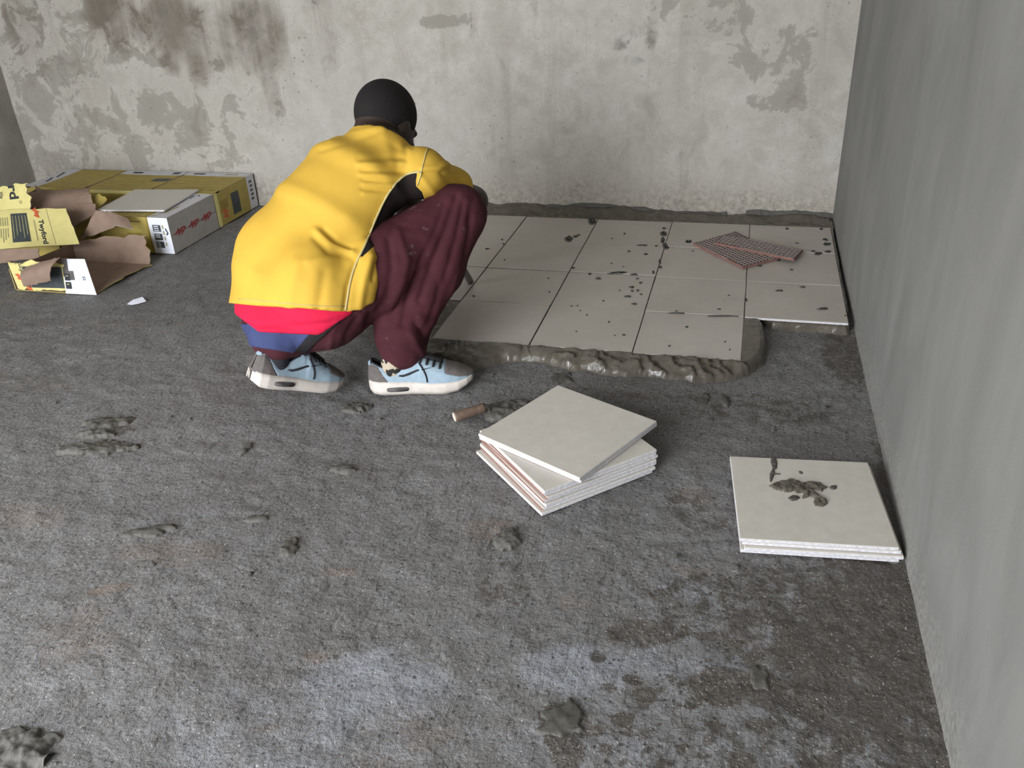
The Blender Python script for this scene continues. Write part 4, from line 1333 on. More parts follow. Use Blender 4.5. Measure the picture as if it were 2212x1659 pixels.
        for c in corner:
            for ax in range(3):
                if c[ax]: continue
                c2 = list(c); c2[ax] = 1; c2 = tuple(c2)
                f0, f1 = S8[c][act], S8[c2][act]
                cr = (f0 < 0) != (f1 < 0)
                t = np.where(cr, f0 / np.where(f0 - f1 == 0, 1e-9, f0 - f1), 0)
                p = np.tile(np.array(c, float), (len(t), 1)); p[:, ax] = t
                acc += np.where(cr[:, None], p, 0); num += cr
        cell = np.argwhere(act)
        V = self.lo + self.h * (cell + acc / num[:, None])
        faces = []
        for ax in range(3):
            o1, o2 = [(1, 2), (2, 0), (0, 1)][ax]
            a = np.take(ins, np.arange(0, F.shape[ax] - 1), ax); b = np.take(ins, np.arange(1, F.shape[ax]), ax)
            ed = np.argwhere(a != b)
            s = a[a != b]
            ok = (ed[:, o1] > 0) & (ed[:, o2] > 0) & (ed[:, o1] < n[o1]) & (ed[:, o2] < n[o2])
            ed, s = ed[ok], s[ok]
            q = []
            for (d1, d2) in ((1, 1), (0, 1), (0, 0), (1, 0)):
                e = ed.copy(); e[:, o1] -= d1; e[:, o2] -= d2
                q.append(idx[e[:, 0], e[:, 1], e[:, 2]])
            q = np.stack(q, 1)
            q[~s] = q[~s][:, ::-1]
            faces.append(q)
        Fq = np.concatenate(faces)
        Fq = Fq[(Fq >= 0).all(1)]
        V = laplace(V, Fq, relax)
        return V, Fq
def laplace(V, Fq, it, lam=.5):
    e = np.concatenate([Fq[:, [k, (k + 1) % 4]] for k in range(4)])
    for _ in range(it):
        s = np.zeros_like(V); c = np.zeros(len(V))
        np.add.at(s, e[:, 0], V[e[:, 1]]); np.add.at(s, e[:, 1], V[e[:, 0]])
        np.add.at(c, e[:, 0], 1); np.add.at(c, e[:, 1], 1)
        V = V * (1 - lam) + lam * s / np.maximum(c, 1)[:, None]
    return V
def vnormals(V, Fq):
    n = np.cross(V[Fq[:, 2]] - V[Fq[:, 0]], V[Fq[:, 3]] - V[Fq[:, 1]])
    N = np.zeros_like(V)
    for k in range(4): np.add.at(N, Fq[:, k], n)
    return N / (np.linalg.norm(N, axis=1)[:, None] + 1e-12)
def facing(V, N):
    return ((CAM - V) * N).sum(1) > 0
def folds(V, Fq, lines, both=True):
    """raise or sink soft creases along strokes drawn over the visible side"""
    N = vnormals(V, Fq)
    px = project(V)
    f = sstep(-.05, .25, ((CAM - V) * N).sum(1) / np.linalg.norm(CAM - V, axis=1))
    D = np.zeros(len(V))
    for (pts, w, amp) in lines:
        d = line_d(px, pts)
        L_ = np.asarray(pts, float)
        g = np.exp(-(d / w) ** 2)
        D += amp * g
    return V + N * (D * f)[:, None]
def plane_px(a, b):
    """plane through the camera centre and two pixels; normal points to the lower picture side when a is left of b"""
    n = np.cross(ray(a), ray(b))
    n /= np.linalg.norm(n)
    return CAM, n

# ---- materials
def m_cloth(name, col, rough=.85, var=.10, weave=900, sheen=.0, spec=.2, bump=.12, blotch=12):
    t = NT(name)
    v = t.coord()
    a = t.noise(v, blotch, 4)
    c = t.ramp(a, [(.3, tuple(k * (1 - var) for k in col)), (.7, tuple(min(1, k * (1 + var)) for k in col))])
    w = t.noise(v, weave, 2)
    t.out(c, rough, t.bump(w, bump, .001), **{'Specular IOR Level': spec})
    return t
m_cloth('yellow_jersey', (.66, .415, .06), .75, .05)
m_cloth('black_jersey', (.016, .012, .011), .8, .2)
m_cloth('red_cotton', (.62, .015, .06), .85, .06)
m_cloth('blue_cotton', (.055, .07, .17), .9, .1)
m_cloth('dark_webbing', (.022, .020, .022), .8, .2)
m_cloth('pale_piping', (.55, .47, .22), .7, .1)
def m_trousers():
    t = NT('maroon_twill')
    v = t.coord()
    a = t.noise(v, 10, 4)
    c = t.ramp(a, [(.3, (.054, .014, .020)), (.7, (.082, .023, .031))])
    d = t.noise(v, 24, 6, .7)
    d2 = t.noise(v, 6, 3)
    dust = t.math('MULTIPLY', t.ramp(d, [(.60, 0.0), (.75, .55)]), t.ramp(d2, [(.45, 0.0), (.6, 1.0)]))
    c = t.mix(dust, c, (.30, .26, .26))
    w = t.noise(v, 700, 2)
    t.out(c, .85, t.bump(w, .12, .001), **{'Specular IOR Level': .2})
m_trousers()
def m_skin():
    t = NT('dark_skin')
    v = t.coord()
    a = t.noise(v, 30, 4)
    c = t.ramp(a, [(.3, (.030, .019, .015)), (.7, (.044, .028, .023))])
    t.out(c, .5, t.bump(t.noise(v, 400, 3), .12, .001), **{'Specular IOR Level': .4})
m_skin()
t = NT('cropped_hair')
v = t.coord()
t.out(t.ramp(t.noise(v, 500, 2), [(.3, (.010, .009, .009)), (.7, (.020, .018, .018))]), .85, t.bump(t.noise(v, 900, 2), .5, .002), **{'Specular IOR Level': .25})
simple('eye_white', (.7, .66, .6), .3)
simple('sneaker_blue', (.30, .40, .48), .8, .10, 60, .25, 350, .0015)
simple('sneaker_grey', (.13, .115, .11), .85, .15, 60, .3, 350, .0015)
simple('sneaker_lining', (.02, .021, .027), .9, .2, 60)
simple('sneaker_sole', (.62, .57, .52), .6, .12, 30, .1, 120, .001)
simple('sneaker_tread', (.30, .28, .26), .8, .2, 40)
simple('lace_black', (.012, .012, .016), .8, .2, 80)
t = NT('patterned_sock')
v = t.coord()
t.out(t.mix(t.ramp(t.noise(v, 55, 1), [(.50, 0.0), (.53, 1.0)]), (.50, .42, .32), (.02, .018, .018)), .9)

# ---- joints (metres)
def nrm(v): v = np.array(v, float); return v / np.linalg.norm(v)
Rh, Rs = nrm((.908, -.419, 0)), nrm((.936, -.351, 0))
SP = np.array([(-1.170, -1.505, .235), (-1.150, -1.475, .345), (-1.100, -1.395, .460), (-1.040, -1.300, .545), (-1.000, -1.235, .605)])
HIP_R, KNEE_R, ANK_R = np.array((-1.070, -1.540, .262)), np.array((-.775, -1.275, .440)), np.array((-.905, -1.470, .105))
HIP_L, KNEE_L, ANK_L = np.array((-1.235, -1.460, .262)), np.array((-.990, -1.225, .300)), np.array((-1.185, -1.640, .188))
SH_R, EL_R, WR_R = np.array((-.858, -1.280, .552)), np.array((-.797, -1.062, .412)), np.array((-.925, -.985, .275))
SH_L, EL_L, WR_L = np.array((-1.130, -1.185, .555)), np.array((-1.065, -.970, .420)), np.array((-1.045, -.830, .225))
HC = at((834, 268), y=-1.135)
HF = nrm((.22, .80, -.66)); HR = nrm((.964, -.265, 0)); HU = np.cross(HR, HF)
HA = np.stack([HR, HF, HU])
def hp(x, y, z): return HC + x * HR + y * HF + z * HU

# ---- hand of five bent fingers
def hand_grip(B, wrist, axis_pt, axis, rr, side):
    """fingers closed round a bar through axis_pt along axis; side +1 puts the thumb towards +axis"""
    axis = nrm(axis)
    w = wrist - axis_pt; w = w - (w @ axis) * axis; e0 = nrm(w); e1 = np.cross(axis, e0)
    palm_c = axis_pt + e0 * (rr + .016)
    B.cap(wrist, palm_c + axis * .012, .024, .020, .015)
    B.cap(palm_c - axis * .026, palm_c + axis * .026, .0165, .0165, .012)
    for i, (s, ln) in enumerate(((.030, 1.0), (.010, 1.08), (-.010, 1.02), (-.029, .86))):
        r0 = .0088 - .0006 * i * (i == 3)
        R_ = rr + .0078
        pts = [palm_c + axis * s]
        for a_ in np.linspace(35, 35 + 205 * ln, 7):
            th = math.radians(a_)
            pts.append(axis_pt + axis * s + R_ * (math.cos(th) * e0 + math.sin(th) * e1))
        B.chain(pts, [.0100] + [.0090, .0088, .0086, .0083, .0080, .0077, .0072], .003)
    pts = [palm_c + axis * side * .030 - e1 * .008]
    for a_ in (-30, -75, -120, -150):
        th = math.radians(a_)
        pts.append(axis_pt + axis * side * (.044 + .0001 * abs(a_)) + (rr + .009) * (math.cos(th) * e0 + math.sin(th) * e1))
    B.chain(pts, [.0125, .0108, .0100, .0094, .0084], .004)
def hand_flat(B, wrist, tip_dir, palm_n, side):
    """relaxed hand laid on a surface; side is the direction of the thumb"""
    f = nrm(tip_dir); s = nrm(side - (side @ f) * f); n = nrm(palm_n)
    pc = wrist + f * .045
    B.cap(wrist, pc, .024, .022, .012)
    for q in (-.024, -.008, .008, .024): B.cap(wrist + f * .02 + s * q * .8, wrist + f * .085 + s * q, .0145, .0120, .010)
    for q, ln in ((.029, .066), (.010, .075), (-.010, .070), (-.029, .054)):
        b = wrist + f * .088 + s * q
        k1 = b + f * ln * .45 + n * .010 + s * q * .10; k2 = b + f * ln * .78 - n * .002 + s * q * .2; k3 = b + f * ln - n * .014 + s * q * .25
        B.chain([b, k1, k2, k3], [.0098, .0090, .0083, .0072], .003)
    t0 = wrist + f * .028 + s * .026; t1 = t0 + f * .026 + s * .026 - n * .006; t2 = t1 + f * .026 + s * .010 - n * .006; t3 = t2 + f * .018 - n * .006
    B.chain([t0, t1, t2, t3], [.0140, .0110, .0098, .0080], .006)

ROD_A, ROD_B = np.array((-.9280, -.9450, .2350)), np.array((-.9215, -.7650, .0365))
ROD_D = nrm(ROD_B - ROD_A)

def build_body():
    B = Field((-1.42, -1.74, -.02), (-.62, -.60, .88), .0050)
    # trunk
    B.loft(SP, [Rh, Rh, Rs, Rs, Rs], [.150, .138, .150, .150, .065], [.115, .105, .105, .095, .060], .03)
    B.cap(SH_L * .85 + SP[3] * .15, SH_R * .85 + SP[3] * .15, .052, .052, .05)
    # neck and head
    B.cap(SP[4], hp(0, -.035, -.055), .062, .056, .03)
    B.ell(hp(0, -.012, .020), HA, (.0765, .0975, .088), .02)
    B.ell(hp(0, .042, -.050), HA, (.060, .056, .076), .03)
    B.ell(hp(0, .066, -.100), HA, (.034, .030, .026), .03)
    B.cap(hp(0, .090, -.005), hp(0, .116, -.046), .009, .0145, .012)
    for s in (-1, 1):
        B.ell(hp(s * .012, .104, -.050), HA, (.010, .012, .009), .008)
        B.cap(hp(s * .016, .090, .012), hp(s * .045, .076, .012), .010, .009, .012)
        B.ell(hp(s * .040, .070, -.035), HA, (.022, .020, .018), .02)
        B.ell(hp(s * .0785, -.012, -.022), np.stack([HR, nrm(HF - .3 * HU), nrm(HU + .3 * HF)]), (.010, .020, .032), .006)
        B.ell(hp(s * .050, .020, -.090), HA, (.020, .030, .022), .03)
    B.ell(hp(0, .093, -.074), HA, (.025, .012, .0085), .008)
    B.ell(hp(0, .090, -.087), HA, (.022, .012, .0085), .006)
    # arms
    for sh, el, wr in ((SH_R, EL_R, WR_R), (SH_L, EL_L, WR_L)):
        mid = sh * .55 + el * .45
        B.chain([sh, mid, el], [.052, .046, .040], .02)
        fm = el * .72 + wr * .28
        B.chain([el, fm, wr], [.040, .043, .027], .02)
    hand_grip(B, WR_R, ROD_A + ROD_D * .022, ROD_D, .0125, 1)
    hand_flat(B, WR_L, WR_L * 0 + np.array((.03, .09, -.115)), np.array((.0, -.5, .8)), np.array((1.0, .2, 0)))
    # legs and feet
    for hip, kn, an, toe, lo_ in ((HIP_R, KNEE_R, ANK_R, nrm((.96, .28, -.12)), .042), (HIP_L, KNEE_L, ANK_L, nrm((.47, .775, -.42)), .066)):
        B.chain([hip, hip * .5 + kn * .5, kn], [.085, .075, .055], .03)
        cal = kn * .68 + an * .32
        B.chain([kn, cal, an], [.052, .055, .034], .03)
        ftd = np.array((toe[0], toe[1], toe[2]))
        B.cap(an - np.array((0, 0, lo_ - .015)), an + ftd * .11 - np.array((0, 0, lo_)), .030, .024, .02)
    V, Fq = B.mesh(1)
    base = np.array((-1.0, -1.5, 0))
    o = mesh_obj('person', V - base, Fq, ['dark_skin'], smooth=True)
    o.location = base
    tag(o, 'crouching person in yellow jersey and maroon trousers laying tiles, holding a tool', 'person')
    return o
person = build_body()
PB = np.array(person.location)
def pchild(name, V, Fq, mats, mi=None, label=None, parent=None, smooth=True):
    o = mesh_obj(name, np.asarray(V) - PB, Fq, mats, parent or person, smooth=smooth, mi=mi)
    if label: o['label'] = label
    return o

# ---- hair: cropped cap over the skull
def build_hair():
    B = Field(HC - .16, HC + .16, .0045)
    B.ell(hp(0, -.014, .023), HA, (.0800, .1000, .0905), .0)
    nrm_ = nrm(HU * .55 - HF * .95)
    B.plane(hp(0, .062, .030), nrm(HF * .9 - HU * .5))
    B.plane(hp(0, -.02, -.052), -HU)
    for s in (-1, 1):
        c = hp(s * .082, .000, -.036)
        B.carve(c - HF * .004, c + HF * .004, .036, .036)
        c = hp(s * .080, .055, -.030)
        B.carve(c - HF * .02, c + HF * .02, .035, .035)
    V, Fq = B.mesh(1)
    pchild('hair', V, Fq, ['cropped_hair'], label='closely cropped black hair')
    for s in (-1, 1):
        c = hp(s * .031, .082, -.004)
        me = bpy.data.meshes.new('eye')
        bm = bmesh.new(); bmesh.ops.create_uvsphere(bm, u_segments=14, v_segments=10, radius=.0115); bm.to_mesh(me); bm.free()
        me.materials.append(MATS['eye_white'])
        e = bpy.data.objects.new('eye', me); COL.objects.link(e); e.parent = person
        e.location = c - PB
build_hair()

# ---- trousers
def build_trousers():
    B = Field((-1.44, -1.76, .02), (-.62, -1.05, .60), .0050)
    B.loft([SP[0] - np.array((0.0, 0.0, .02)), SP[1] * .7 + SP[0] * .3], [Rh, Rh], [.150, .145], [.120, .115], .03)
    B.ell(SP[0] + np.array((-.012, -.034, -.010)), np.eye(3), (.120, .110, .098), .04)
    B.chain([HIP_R, HIP_R * .55 + KNEE_R * .45, KNEE_R], [.112, .102, .074], .04)
    cal = KNEE_R * .62 + ANK_R * .38
    B.chain([KNEE_R, cal, ANK_R + np.array((.008, .012, .050))], [.072, .076, .066], .03)
    B.cap(ANK_R + np.array((.008, .012, .050)), ANK_R + np.array((.008, .014, .010)), .066, .062, .03)
    B.chain([HIP_L, HIP_L * .5 + KNEE_L * .5, KNEE_L], [.112, .102, .080], .04)
    B.chain([KNEE_L, KNEE_L * .5 + ANK_L * .5, ANK_L + np.array((.01, .015, .02))], [.078, .080, .066], .03)
    V, Fq = B.mesh(2)
    L_ = [(((1000, 440), (985, 520), (960, 600)), 7, -.006), (((985, 425), (962, 500), (930, 580), (905, 650)), 8, -.007), (((1018, 470), (1003, 560), (985, 640)), 6, -.005),
          (((960, 440), (940, 500), (905, 570)), 6, -.004), (((905, 590), (880, 650), (868, 700)), 8, -.010), (((840, 520), (848, 580), (838, 640), (800, 700)), 9, -.007),
          (((860, 500), (880, 560), (870, 610), (830, 690)), 9, .006), (((770, 690), (750, 720), (742, 760)), 8, -.006), (((800, 680), (790, 720), (760, 765)), 8, -.006),
          (((730, 690), (715, 730), (712, 765)), 7, .005), (((900, 700), (930, 745), (960, 740)), 8, -.008), (((885, 720), (915, 765), (950, 770)), 8, .007),
          (((905, 690), (950, 700), (975, 680)), 9, .006), (((950, 620), (935, 680), (915, 715)), 8, -.006), (((995, 590), (965, 660), (950, 700)), 7, .004),
          (((640, 752), (690, 768), (740, 770)), 7, -.004), (((1022, 430), (1012, 480)), 8, -.004)]
    V = folds(V, Fq, [(a_, w_, .75 * m_) for a_, w_, m_ in L_])
    N = vnormals(V, Fq)
    V = V + N * (.0022 * fbm(V[:, 0] * 22, V[:, 1] * 22, V[:, 2] * 22, 3))[:, None]
    return pchild('trousers', V, Fq, ['maroon_twill'], label='dusty maroon trousers'), V, Fq
trousers, TV, TF = build_trousers()

def cut_patch(name, V, Fq, planes, off, mat, label, parent=None, front=True):
    """a band of cloth lying just over another garment, trimmed along straight cuts"""
    N = vnormals(V, Fq)
    bm = bmesh.new()
    P = V + N * off
    vs = [bm.verts.new(p) for p in P]
    ff = facing(P, N)
    for f in Fq:
        if front and not ff[f].any(): continue
        bm.faces.new([vs[i] for i in f])
    for (p, n) in planes:
        geom = bm.verts[:] + bm.edges[:] + bm.faces[:]
        bmesh.ops.bisect_plane(bm, geom=geom, dist=1e-6, plane_co=p, plane_no=n, clear_outer=True)
    bmesh.ops.delete(bm, geom=[v for v in bm.verts if not v.link_faces], context='VERTS')
    # keep the biggest island
    seen, isl = set(), []
    for f0 in bm.faces:
        if f0.index in seen and f0.index >= 0: pass
    for v in bm.verts: v.co -= Vector(PB)
    me = bpy.data.meshes.new(name)
    for f in bm.faces: f.smooth = True
    bm.to_mesh(me); bm.free()
    me.materials.append(MATS[mat])
    o = bpy.data.objects.new(name, me); COL.objects.link(o); o.parent = parent or person
    md = o.modifiers.new('thickness', 'SOLIDIFY'); md.thickness = .0025; md.offset = 1
    o['label'] = label
    return o
def inv(pl): return (pl[0], -pl[1])
# shorts and belt that show between shirt and sagging trousers
cut_patch('underwear', TV, TF, [plane_px((560, 750), (650, 764)), inv(plane_px((520, 700), (760, 700))), inv(plane_px((640, 765), (690, 700))) if False else plane_px((620, 775), (690, 700))],
          .0012, 'blue_cotton', 'blue underwear above the sagging trousers')
cut_patch('belt', TV, TF, [plane_px((620, 752), (660, 764)), plane_px((652, 768), (738, 690)), inv(plane_px((620, 775), (690, 700))), inv(plane_px((520, 700), (760, 690)))],
          .0022, 'dark_webbing', 'dark waistband strip')

# ---- red undershirt
def build_undershirt():
    B = Field((-1.46, -1.78, .08), (-.85, -1.15, .5), .0055)
    B.loft([SP[0] - np.array((.0, .0, .02)), SP[1] * .6 + SP[0] * .4], [Rh, Rh], [.162, .158], [.132, .126], .03)
    B.ell(SP[0] + np.array((-.014, -.036, -.006)), np.eye(3), (.133, .123, .109), .04)
    for hip, kn in ((HIP_R, KNEE_R), (HIP_L, KNEE_L)): B.chain([hip, hip * .55 + kn * .45], [.121, .110], .04)
    B.chain([KNEE_L * .4 + ANK_L * .6, ANK_L + np.array((.01, .015, .02))], [.089, .076], .03)
    p, n = plane_px((762, 800), (762, 500)); B.plane(p, n)
    for a_, b_ in (((527, 716), (690, 724)), ((690, 724), (762, 676)), ((523, 690), (565, 722))):
        p, n = plane_px(a_, b_); B.plane(p, n)
    V, Fq = B.mesh(1)
    V = folds(V, Fq, [(((540, 700), (640, 706), (720, 696)), 5, -.003), (((600, 690), (700, 690), (745, 675)), 6, .003)])
    pchild('undershirt', V, Fq, ['red_cotton'], label='red shirt tail below the jersey')
build_undershirt()

# ---- yellow jersey
def build_jersey():
    B = Field((-1.48, -1.80, .10), (-.62, -.93, .74), .0050)
    lowc = SP[0] + np.array((-.020, -.030, -.045))
    B.loft([lowc, SP[0] * .45 + SP[1] * .55 + np.array((-.01, -.012, 0)), SP[2], SP[3], SP[4]], [Rh, Rh, Rs, Rs, Rs],
           [.182, .175, .166, .162, .074], [.155, .139, .121, .107, .062], .03)
    B.ell(HIP_R + np.array((.000, -.030, .020)), np.eye(3), (.118, .110, .110), .05)
    B.cap(HIP_L + np.array((.01, .02, .10)), HIP_L + np.array((.01, .01, -.04)), .122, .128, .05)
    B.cap(HIP_R + np.array((.0, -.03, .10)), HIP_R + np.array((.01, -.04, -.06)), .085, .095, .05)
    B.cap(SH_L * .93 + SP[3] * .07, SH_R * .93 + SP[3] * .07, .062, .062, .06)
    B.cap(SP[4], hp(0, -.040, -.070), .066, .058, .03)
    for sh, el in ((SH_R, EL_R), (SH_L, EL_L)):
        m1 = sh * .45 + el * .55
        B.chain([sh, m1, sh * .20 + el * .80], [.058, .054, .050], .03)
        ax = nrm(el - sh)
        cpt = sh * .38 + el * .62
        B.plane(cpt, ax, region=lambda P, c=cpt, ax=ax: (np.linalg.norm(P - c, axis=-1) < .11))
    # the loose front of the shirt lies over the thigh
    tb = BVHTree.FromPolygons([Vector(p) for p in TV], [list(map(int, f)) for f in TF])
    for col, rows in ((745, (560, 600, 640, 670)), (768, (540, 580, 620, 660)), (792, (536, 570, 605, 645))):
        Q = []
        for yy in rows:
            h_ = tb.ray_cast(Vector(CAM), Vector(ray((col, yy))).normalized())
            if h_[0] is not None: Q.append(np.array(h_[0]) - np.array(h_[1]) * .008)
        if len(Q) > 1: B.chain(Q, [.021] * len(Q), .03)
    # neck opening
    p, n = hp(0, -.04, -.045), nrm(HU * .75 + HF * .2 + np.array((0, 0, .3)))
    B.plane(p - n * .010, n, region=lambda P: np.linalg.norm(P - hp(0, 0, 0), axis=-1) < .16)
    for a_, b_ in (((513, 657), (745, 673)), ((750, 676), (818, 648))):
        p, n = plane_px(a_, b_); B.plane(p, n)
    V, Fq = B.mesh(2)
    z1 = lambda u, v: (480 + .28933 * u, 140 + .28933 * v)
    FL_ = [((z1(1020, 745), z1(1360, 735)), 6, .0035), ((z1(1020, 700), z1(1340, 690)), 6, -.003), ((z1(1040, 820), z1(1340, 842)), 6, .004), ((z1(1040, 785), z1(1340, 795)), 5, -.0035),
           ((z1(1060, 890), z1(1300, 908)), 6, .004), ((z1(1050, 857), z1(1310, 875)), 5, -.0035), ((z1(1060, 960), z1(1240, 975)), 6, .0035), ((z1(1050, 925), z1(1260, 940)), 5, -.003),
           ((z1(700, 1240), z1(800, 1330), z1(970, 1395)), 9, .006), ((z1(760, 1230), z1(850, 1320), z1(960, 1370)), 6, -.006), ((z1(690, 1290), z1(800, 1400), z1(960, 1430)), 7, -.004),
           ((z1(970, 1400), z1(800, 1440), z1(640, 1470)), 8, .003), ((z1(1190, 490), z1(1230, 600), z1(1270, 760)), 12, .003), ((z1(1370, 600), z1(1370, 800)), 6, -.004),
           ((z1(730, 640), z1(950, 580), z1(1180, 500)), 6, -.003), ((z1(800, 560), z1(1000, 500), z1(1200, 470)), 6, .003), ((z1(1390, 500), z1(1420, 600)), 8, -.005),
           ((z1(1500, 780), z1(1620, 770), z1(1710, 720)), 7, .007), ((z1(1510, 810), z1(1640, 810)), 6, -.004), ((z1(1480, 830), z1(1580, 960)), 8, .004), ((z1(1640, 800), z1(1740, 920)), 7, -.003),
           ((z1(1000, 1480), z1(940, 1660), z1(920, 1820)), 7, -.006), ((z1(1110, 1430), z1(1060, 1600), z1(1020, 1800)), 10, .008), ((z1(1150, 1480), z1(1130, 1600)), 6, -.006),
           ((z1(560, 1480), z1(520, 1640), z1(500, 1800)), 14, .004), ((z1(760, 1560), z1(740, 1700), z1(720, 1820)), 12, -.004)]
    V = folds(V, Fq, FL_)
    N = vnormals(V, Fq)
    V = V + N * (.0016 * fbm(V[:, 0] * 14, V[:, 1] * 14, V[:, 2] * 14, 2))[:, None]
    # black side panel: split off the faces inside its outline
    outline = [z1(1470, 800), z1(1420, 805), z1(1360, 830), z1(1300, 880), z1(1240, 960), z1(1190, 1050), z1(1140, 1160), z1(1100, 1260), z1(1060, 1360), z1(1000, 1480),
               z1(1060, 1420), z1(1160, 1330), z1(1230, 1220), z1(1330, 1150), z1(1430, 1090), z1(1520, 1030), z1(1492, 950), z1(1448, 907), z1(1446, 870), z1(1452, 830)]
    # draw the mesh to the outline first so that the cut runs smooth
    px = project(V); sdv = poly_sd(px, outline)
    fr = ((CAM - V) * N).sum(1) > -.02
    gx = (poly_sd(px + (.5, 0), outline) - poly_sd(px - (.5, 0), outline)); gy = (poly_sd(px + (0, .5), outline) - poly_sd(px - (0, .5), outline))
    nearb = fr & (np.abs(sdv) < 2.6)
    dep = -((V - CAM) @ ROT)[:, 2]
    V = V + np.where(nearb, -sdv * dep / F_PX, 0)[:, None] * (gx[:, None] * ROT[:, 0] - gy[:, None] * ROT[:, 1])
    sdv = np.where(nearb, 0, sdv)
    cen = V[Fq].mean(1)
    Nf = N[Fq].mean(1)
    inside = (sdv[Fq].mean(1) > 0) & (((CAM - cen) * Nf).sum(1) > -.02)
    o = pchild('jersey', V, Fq[~inside], ['yellow_jersey'], label='yellow short-sleeved jersey')
    pn = pchild('side_panel', V, Fq[inside], ['black_jersey'], label='black side panel', parent=o)
    bv = BVHTree.FromPolygons([Vector(p) for p in V], [list(map(int, f)) for f in Fq])
    def on(px):
        d = Vector(ray(px)).normalized()
        h = bv.ray_cast(Vector(CAM), d)
        return None if h[0] is None else np.array(h[0]) + np.array(h[1]) * .001
    def seam(name, pts, r, mat):
        P = smooth_path(pts, 40)
        Q = [q for q in (on(p) for p in P) if q is not None]
        if len(Q) < 3: return
        V2, F2 = tube(Q, r, 6)
        pchild(name, V2, F2, [mat], parent=o)
    seam('piping', [z1(1490, 800), z1(1420, 805), z1(1360, 830), z1(1300, 880), z1(1240, 960), z1(1190, 1050), z1(1140, 1160), z1(1100, 1260), z1(1060, 1360), z1(1000, 1480), z1(960, 1600), z1(935, 1740), z1(918, 1830)], .0030, 'pale_piping')
    seam('sleeve_seam', [z1(1560, 565), z1(1525, 650), z1(1500, 740), z1(1480, 830), z1(1455, 900)], .0018, 'pale_piping')
    seam('hem_stitch', [(516, 646), (580, 651), (640, 657), (700, 661), (742, 662)], .0010, 'pale_piping')
    return o
jersey = build_jersey()

# ---- tool in the right hand
def build_tool():
    root = empty('hand_trowel', (float(ROD_B[0]), float(ROD_B[1]), 0))
    tag(root, 'dark rod-handled trowel gripped upside down, its handle tapping a laid tile', 'trowel')
    o_ = np.array(root.location)
    V, Fc = tube([ROD_A - ROD_D * .02 - o_, ROD_A + ROD_D * .05 - o_, ROD_B - ROD_D * .02 - o_, ROD_B - o_], [.0105, .0115, .0125, .0115], 14)
    mesh_obj('handle', V, Fc, ['dull_steel'], root, True)
    e = ROD_A - ROD_D * .02
    V, Fc = tube([e - o_, e - ROD_D * .03 - o_, e - ROD_D * .05 + np.array((0, -.02, .0)) - o_], [.006, .005, .005], 8)
    mesh_obj('tang', V, Fc, ['dull_steel'], root, True)
    q = e - ROD_D * .05 + np.array((0, -.02, 0))
    f = nrm(-ROD_D); s = nrm(np.cross(f, (1, 0, 0.2))); s2 = nrm(np.cross(f, s))
    pr_ = [(0, .03), (.03, .035), (.08, .022), (.11, 0)]
    ol = [(a_, w_) for a_, w_ in pr_] + [(a_, -w_) for a_, w_ in pr_[::-1][1:]]
    P3 = [q + f * a_ + s2 * w_ for a_, w_ in ol]
    n = len(P3)
    V = [p - s * .001 - o_ for p in P3] + [p + s * .001 - o_ for p in P3]
    Fc = [list(range(n))[::-1], list(range(n, 2 * n))] + [[k, (k + 1) % n, (k + 1) % n + n, k + n] for k in range(n)]
    mesh_obj('blade', V, Fc, ['dull_steel'], root)
build_tool()

